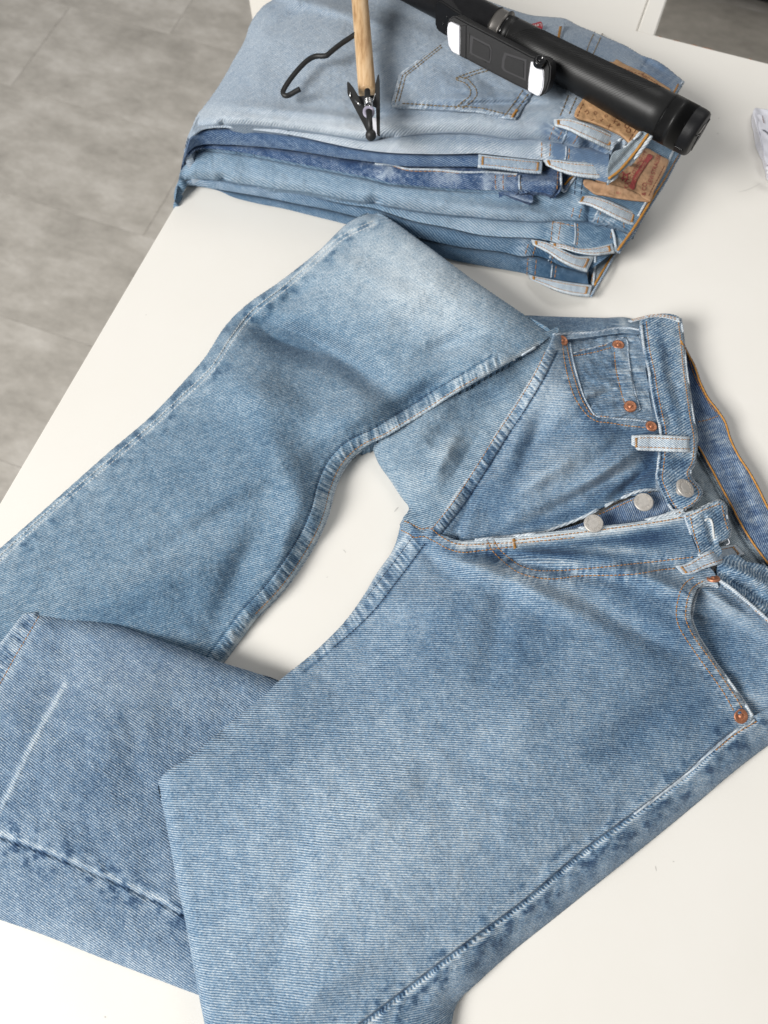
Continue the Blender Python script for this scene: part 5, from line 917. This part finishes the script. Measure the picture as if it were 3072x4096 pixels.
# ------------------------------------------------------------------ the selfie stick lying on the pile
SK = thing('selfie_stick', 'black selfie stick tripod with two white light pads lying across the pile of jeans', 'selfie stick', (.2, .62, .1))
pe = Vector(unp(d2((1128, 645)), np.array([.112]))[0]); ps = Vector(unp(np.array([(1650., -62)]), np.array([.116]))[0])
axv = (pe-ps).normalized(); Lh = (pe-ps).length
def along(px):                                  # distance along the handle axis of a pixel
    d = Vector(rays(np.array([px]))[0]); o = Vector((0, 0, H)); w = ps-o; b = axv.dot(d); dd = d.dot(d)
    return (b*d.dot(w)-dd*axv.dot(w))/(dd-b*b)
R0 = .0196
s_ring = along(d1((815, 245))[0]); s_cap = Lh-.033
a = Acc(); a.lathe(ps, axv, [(.0001, s_ring+.010), (.0152, s_ring+.010), (.0156, s_ring+.012), (.0156, s_ring+.0155), (.0150, s_ring+.016), (.0150, s_ring+.0168), (.0156, s_ring+.0173), (.0160, s_ring+.05), (.0168, s_ring+.09), (.0180, s_ring+.13), (.0190, s_ring+.165), (R0, s_ring+.20), (R0, s_cap-.0008), (R0*.992, s_cap-.0006), (R0*.992, s_cap+.0002)], 64)
a.build('handle', M['blacks'], SK)
a = Acc()
for i in range(80):                             # fine slanted grip ribs
    s0 = s_ring+.034+i*.0027
    if s0 > s_cap-.02: break
    pts = []; up_ = Vector((0, 0, 1)); side = axv.cross(up_).normalized(); upv = side.cross(axv).normalized()
    for j in range(13):
        th = math.radians(25+j*11); s_ = s0+.012*(j/12-.5)*3.0
        rr = np.interp(s_-s_ring, [0, .05, .09, .13, .165, .20], [.0156, .0160, .0168, .0180, .0190, R0])
        pts.append(ps+axv*s_+(side*math.cos(th)+upv*math.sin(th))*(rr+.00005))
    a.tube(pts, [.00008+.00016*math.sin(math.pi*j/12) for j in range(13)], 5)
a.build('grip_ribs', M['blacks'], SK, kind='stuff')
a = Acc(); a.lathe(ps, axv, [(R0*.992, s_cap), (R0*1.0, s_cap+.0004), (R0, s_cap+.001), (R0*.992, s_cap+.0014), (R0*.992, s_cap+.0018), (R0, s_cap+.0026), (R0*.995, s_cap+.012), (R0*.99, s_cap+.028), (R0*.965, s_cap+.0312), (R0*.91, s_cap+.0330), (R0*.84, s_cap+.0335), (0, s_cap+.0335)], 64)
endcap = a.build('end_cap', M['black'], SK)
side = axv.cross(Vector((0, 0, 1))).normalized(); upv = side.cross(axv).normalized(); ec = ps+axv*(s_cap+.0337)
a = Acc()
for q, w_ in ((math.radians(35), 1), (math.radians(155), 1), (math.radians(275), 1)):
    dv_ = side*math.cos(q)+upv*math.sin(q); a.tube([ec, ec+dv_*R0*.80], .0007, 5)
a.build('foot_joint', M['blackg'], endcap)
a = Acc(); q1, q2 = math.radians(35), math.radians(155); v1, v2 = side*math.cos(q1)+upv*math.sin(q1), side*math.cos(q2)+upv*math.sin(q2)
mkmesh('foot_recess', np.array([ec+axv*.0003+v1*R0*.12+v2*R0*.12, ec+axv*.0003+v1*R0*.62+v2*R0*.1, ec+axv*.0003+(v1+v2)*R0*.52, ec+axv*.0003+v2*R0*.62+v1*R0*.1]), [(0, 1, 2, 3)], M['grey'], endcap, smooth=False)
# split line along the handle
a = Acc(); th = math.radians(-12); dv_ = side*math.cos(th)+upv*math.sin(th)
a.tube([ps+axv*(s_ring+.2+(Lh-s_ring-.2-.003)*t)+dv_*(R0+.00005) for t in np.linspace(0, 1, 12)], .00045, 5); a.build('leg_seam', M['blackg'], SK)
# neck and grey ring
a = Acc(); a.lathe(ps, axv, [(.0160, -.16), (.0160, s_ring-.004), (.017, s_ring-.0035), (.0001, s_ring-.003)], 48); a.build('upper_tube', M['black'], SK)
a = Acc(); a.lathe(ps, axv, [(.0001, s_ring-.003), (.0162, s_ring-.003), (.0164, s_ring-.001), (.0164, s_ring+.006), (.0180, s_ring+.0075), (.0001, s_ring+.0075)], 48); a.build('ring', M['grey'], SK)
a = Acc(); a.lathe(ps, axv, [(.0001, s_ring+.007), (.0150, s_ring+.007), (.0150, s_ring+.0105), (.0001, s_ring+.0105)], 32); a.build('collar', M['blackg'], SK)
def plane_pts(px, ctrl):
    """points on the plane through three (pixel, z) controls"""
    W3 = [Vector(unp(np.array([p]), np.array([z]))[0]) for p, z in ctrl]; n = (W3[1]-W3[0]).cross(W3[2]-W3[0]).normalized(); out = []
    for d in rays(px):
        d = Vector(d); o = Vector((0, 0, H)); t = (W3[0]-o).dot(n)/d.dot(n); out.append(o+d*t)
    if n.z < 0: n = -n
    return out, n
def prism(name, px, ctrl, th, mat, parent, bev=.001, off=0.0, seg=3, smooth=True, **kw):
    """solid plate: front face outline given in pixels on a tilted plane, real thickness th behind it"""
    P, n = plane_pts(np.asarray(px), ctrl); bm = bmesh.new(); vs = [bm.verts.new(p+n*off) for p in P]; f = bm.faces.new(vs); f.normal_update()
    if f.normal.dot(n) < 0: f.normal_flip()
    r = bmesh.ops.extrude_face_region(bm, geom=[f]); vv = [g for g in r['geom'] if isinstance(g, bmesh.types.BMVert)]
    bmesh.ops.translate(bm, vec=-n*th, verts=vv)
    bmesh.ops.recalc_face_normals(bm, faces=bm.faces[:])
    if bev: bmesh.ops.bevel(bm, geom=[e for e in bm.edges if e.calc_face_angle(0) > .5], offset=bev, segments=seg, affect='EDGES', clamp_overlap=True)
    me = bpy.data.meshes.new(name); bm.to_mesh(me); bm.free(); me.materials.append(mat)
    for p in me.polygons: p.use_smooth = smooth
    o = bpy.data.objects.new(name, me); put(o, parent, **kw); child_fix(o)
    if smooth:
        try: me.set_sharp_from_angle(angle=.6)
        except Exception: pass
    return o
CT = [(d1((360, 160))[0], .143), (d1((1290, 590))[0], .141), (d1((340, 480))[0], .121)]
CB = [(d1((210, 60))[0], .124), (d1((340, 100))[0], .124), (d1((215, 260))[0], .104)]
hd = lambda *p: np.array([d1(q)[0] for q in p])
prism('clamp_arm', hd((212, 30), (230, 8), (262, 4), (420, 110), (520, 170), (420, 380), (300, 340), (240, 300), (212, 262)), CB, .022, M['black'], SK, .002)
bar = prism('clamp_bar', hd((330, 200), (352, 165), (400, 148), (520, 215), (1000, 465), (1130, 535), (1240, 555), (1290, 580), (1310, 640), (1302, 760), (1270, 860), (1225, 912), (1195, 916), (1090, 862), (960, 800), (700, 665), (460, 538), (360, 492), (335, 430), (322, 320)), CT, .017, M['black'], SK, .0014)
prism('light_pad', hd((345, 205), (375, 203), (456, 242), (455, 530), (372, 488), (342, 430), (330, 340), (332, 260)), CT, .002, M['padw'], bar, .0012, .0010)
prism('light_pad', hd((1118, 574), (1165, 588), (1222, 625), (1246, 665), (1250, 740), (1240, 830), (1215, 900), (1195, 914), (1090, 858), (1100, 740)), CT, .002, M['padw'], bar, .0012, .0010)
prism('pad_rim', hd((458, 240), (515, 232), (512, 560), (458, 535)), CT, .002, M['black'], bar, .0006, .0008)
for q in (((548, 330), (735, 425), (752, 470), (748, 560), (735, 600), (545, 505), (532, 490)), ((875, 495), (1085, 565), (1078, 768), (868, 672), (845, 640), (852, 560))):
    prism('recess', hd(*q), CT, .001, M['dim'], bar, 0, .0004); c_ = hd(*q).mean(0)
    prism('pocket_plate', c_+(hd(*q)-c_)*.80+np.array([3, 2]), CT, .001, M['black'], bar, .0003, .0009)
for w_ in ([(0, 548), (1, 545)],):
    prism('recess_frame', hd((525, 318), (545, 322), (540, 500), (700, 585), (690, 592), (526, 505)), CT, .0008, M['blacks'], bar, .0003, .0010)
wd = Vector(unp(hd((1208, 560)), np.array([.143]))[0]); a = Acc(); a.lathe(wd-Vector((0, 0, .004)), (0, -.3, 1), [(.0052, 0), (.0052, .004), (.0046, .0050), (.003, .0052), (.0028, .0042), (0, .0042)], 24); a.build('pivot_screw', M['blackg'], bar)
a = Acc(); k_ = 0
for (x, y) in ((325, 165), (290, 230), (318, 310)):
    p_, n_ = plane_pts(hd((x, y)), CB); a.lathe(p_[0], n_, [(.0010, -.001), (.0010, .0003), (.0006, .0005), (0, .0005)], 10)
a.build('screw', M['blackg'], SK, kind='stuff')
# ------------------------------------------------------------------ trouser hanger: wooden bar, clip and wire hook
HG = thing('trouser_hanger', 'wooden trouser hanger with black metal clip and wire hook lying on the light jeans', 'hanger', (-.03, .62, .1))
dw = unp(d5((1095, -330), (1105, 0), (1197, 945)), np.array([.118, .1165, .1125])); r_d = .0079
a = Acc(); a.lathe(dw[2], Vector(dw[0])-Vector(dw[2]), [(0, -.0002), (r_d*.9, 0), (r_d, .0008), (r_d, .06), (r_d*.99, .12), (r_d, .2), (r_d, (Vector(dw[0])-Vector(dw[2])).length)], 32); a.build('bar', M['wood'], HG)
wp = d5((1130, 325), (1080, 350), (1000, 400), (900, 470), (820, 535), (780, 568), (740, 573), (690, 572), (640, 585), (590, 615), (520, 680), (450, 760), (390, 840), (350, 905), (335, 945), (345, 970), (375, 978), (420, 960), (470, 930), (512, 908))
wp = resamp(wp, 70); zz = np.interp(np.linspace(0, 1, 70), [0, .1, .5, .8, .9, 1], [.117, .114, .106, .1025, .1025, .106])
a = Acc(); a.tube(unp(wp, zz), .0023, 12); a.build('hook', M['wire'], HG)
CC = [(d5((1160, 1000))[0], .118), (d5((1320, 1000))[0], .1185), (d5((1230, 1390))[0], .104)]
P5 = lambda *p: np.array([d5(q)[0] for q in p])
cl = prism('clip_jaw', P5((993, 855), (1003, 846), (1020, 860), (1060, 910), (1105, 985), (1140, 1070), (1168, 1088), (1200, 1080), (1215, 1110), (1196, 1180), (1200, 1260), (1225, 1330), (1238, 1400), (1205, 1380), (1160, 1280), (1090, 1150), (998, 970)), CC, .0016, M['wire'], HG, .0003, .0030)
prism('clip_jaw', P5((1308, 778), (1318, 775), (1326, 850), (1330, 1100), (1328, 1405), (1312, 1400), (1296, 1380), (1290, 1180), (1286, 1090), (1225, 1100), (1200, 1085), (1250, 1060), (1278, 960), (1280, 880)), CC, .0016, M['wire'], HG, .0003, .0034)
prism('clip_plate', P5((1000, 880), (1040, 905), (1110, 975), (1160, 972), (1265, 965), (1310, 890), (1318, 960), (1286, 1090), (1240, 1075), (1165, 1085), (1130, 1075), (1010, 960)), CC, .0012, M['dim'], HG, .0002, -.0010)
w_ = lambda p, z: Vector(unp(np.array([d5(p)[0]]), np.array([z]))[0])
a = Acc(); a.tube([w_((1198, 925), .1205), w_((1200, 1000), .121), w_((1208, 1040), .1215)], .0026, 12); a.build('spring_pin', M['wire'], HG)
a = Acc(); c0, c1_ = w_((1207, 1025), .1225), w_((1212, 1075), .1215); t_ = np.linspace(0, 1, 60); dx = (c1_-c0).normalized(); sx = dx.cross(Vector((0, 0, 1))).normalized(); sy = sx.cross(dx)
a.tube([c0+(c1_-c0)*float(t)+(sx*math.cos(t*38)+sy*math.sin(t*38))*.0033 for t in t_], .0008, 6); a.build('spring', M['steel'], HG)
for pl in (((1018, 915), (1025, 985)), ((1300, 895), (1255, 1030)), ((1070, 1020), (1125, 1075))):
    a = Acc(); a.tube([w_(pl[0], .1222), w_(pl[1], .1215)], .0006, 6); a.build('spring_arm', M['steel'], HG)
wc = w_((1212, 1142), .1215); a = Acc(); a.lathe(wc, (0, -.35, .94), [(.0052, -.001), (.0052, .0006), (.0046, .0010), (.0026, .0010), (.0024, .0002)], 24); a.build('washer', M['lilac'], HG)
a = Acc(); a.tube([w_((1214, 1128), .124), w_((1222, 1250), .1215), w_((1230, 1350), .117)], [.0026, .0025, .0022], 12); a.build('clip_pin', M['wire'], HG)
bc = w_((1234, 1380), .1165); a = Acc(); a.lathe(bc-Vector((0, 0, .0048)), (0, 0, 1), [(.0048*math.sin(t), .0048*(1-math.cos(t))) for t in np.linspace(0, math.pi, 12)], 20); a.build('pin_ball', M['wire'], HG)
prism('clip_liner', P5((1180, 1200), (1240, 1195), (1290, 1195), (1296, 1380), (1270, 1400), (1240, 1330), (1200, 1290)), CC, .001, M['paper'], HG, .0002, -.0012)
# ------------------------------------------------------------------ white paper sleeve at the right edge
PP_ = thing('paper_sleeve', 'crumpled white paper sleeve lying on the table at the right edge', 'paper sleeve', (.52, .55, 0))
def mp(name, px, z, th, **k): return fill(name, e5(*px), z, M['paper'], PP_, 3, n=90, seed=k.pop('seed', 3), fine=0, noise=(.0018, 60), skirt=(.0005, th), smooth=k.pop('smooth', True), **k)
mp('sheet', ((990, 1400), (1005, 1370), (1100, 1376), (1300, 1400), (1500, 1440), (1500, 2400), (1190, 2250), (1150, 2080), (1110, 1900), (1060, 1700), (1020, 1560)), .004, .003, base=.0006, bumps=[(1640, 300, 8, 60, -10, .004)])
mp('folded_edge', ((1040, 1450), (1075, 1440), (1100, 1460), (1170, 1465), (1300, 1480), (1400, 1900), (1290, 1760), (1100, 1640), (1090, 1800), (1060, 1640)), .0085, .002, seed=7)
mp('folded_edge', ((1095, 1640), (1200, 1720), (1300, 1800), (1400, 2300), (1240, 2120), (1150, 2060), (1120, 1880)), .010, .002, seed=9)
a = Acc(); a.tube(unp(e5((1106, 1468), (1112, 1510), (1126, 1555)), np.array([.0112]*3)), .0004, 5); a.build('staple', M['print_b'], PP_)
for k, px in enumerate(((1150, 2120), (1160, 2170))):
    a = Acc(); c_ = unp(e5(px), np.array([.013]))[0]; a.tube([c_, c_+np.array([.012, -.004, .001])], .0018, 8); a.build('adhesive_fold', M['padw'], PP_)
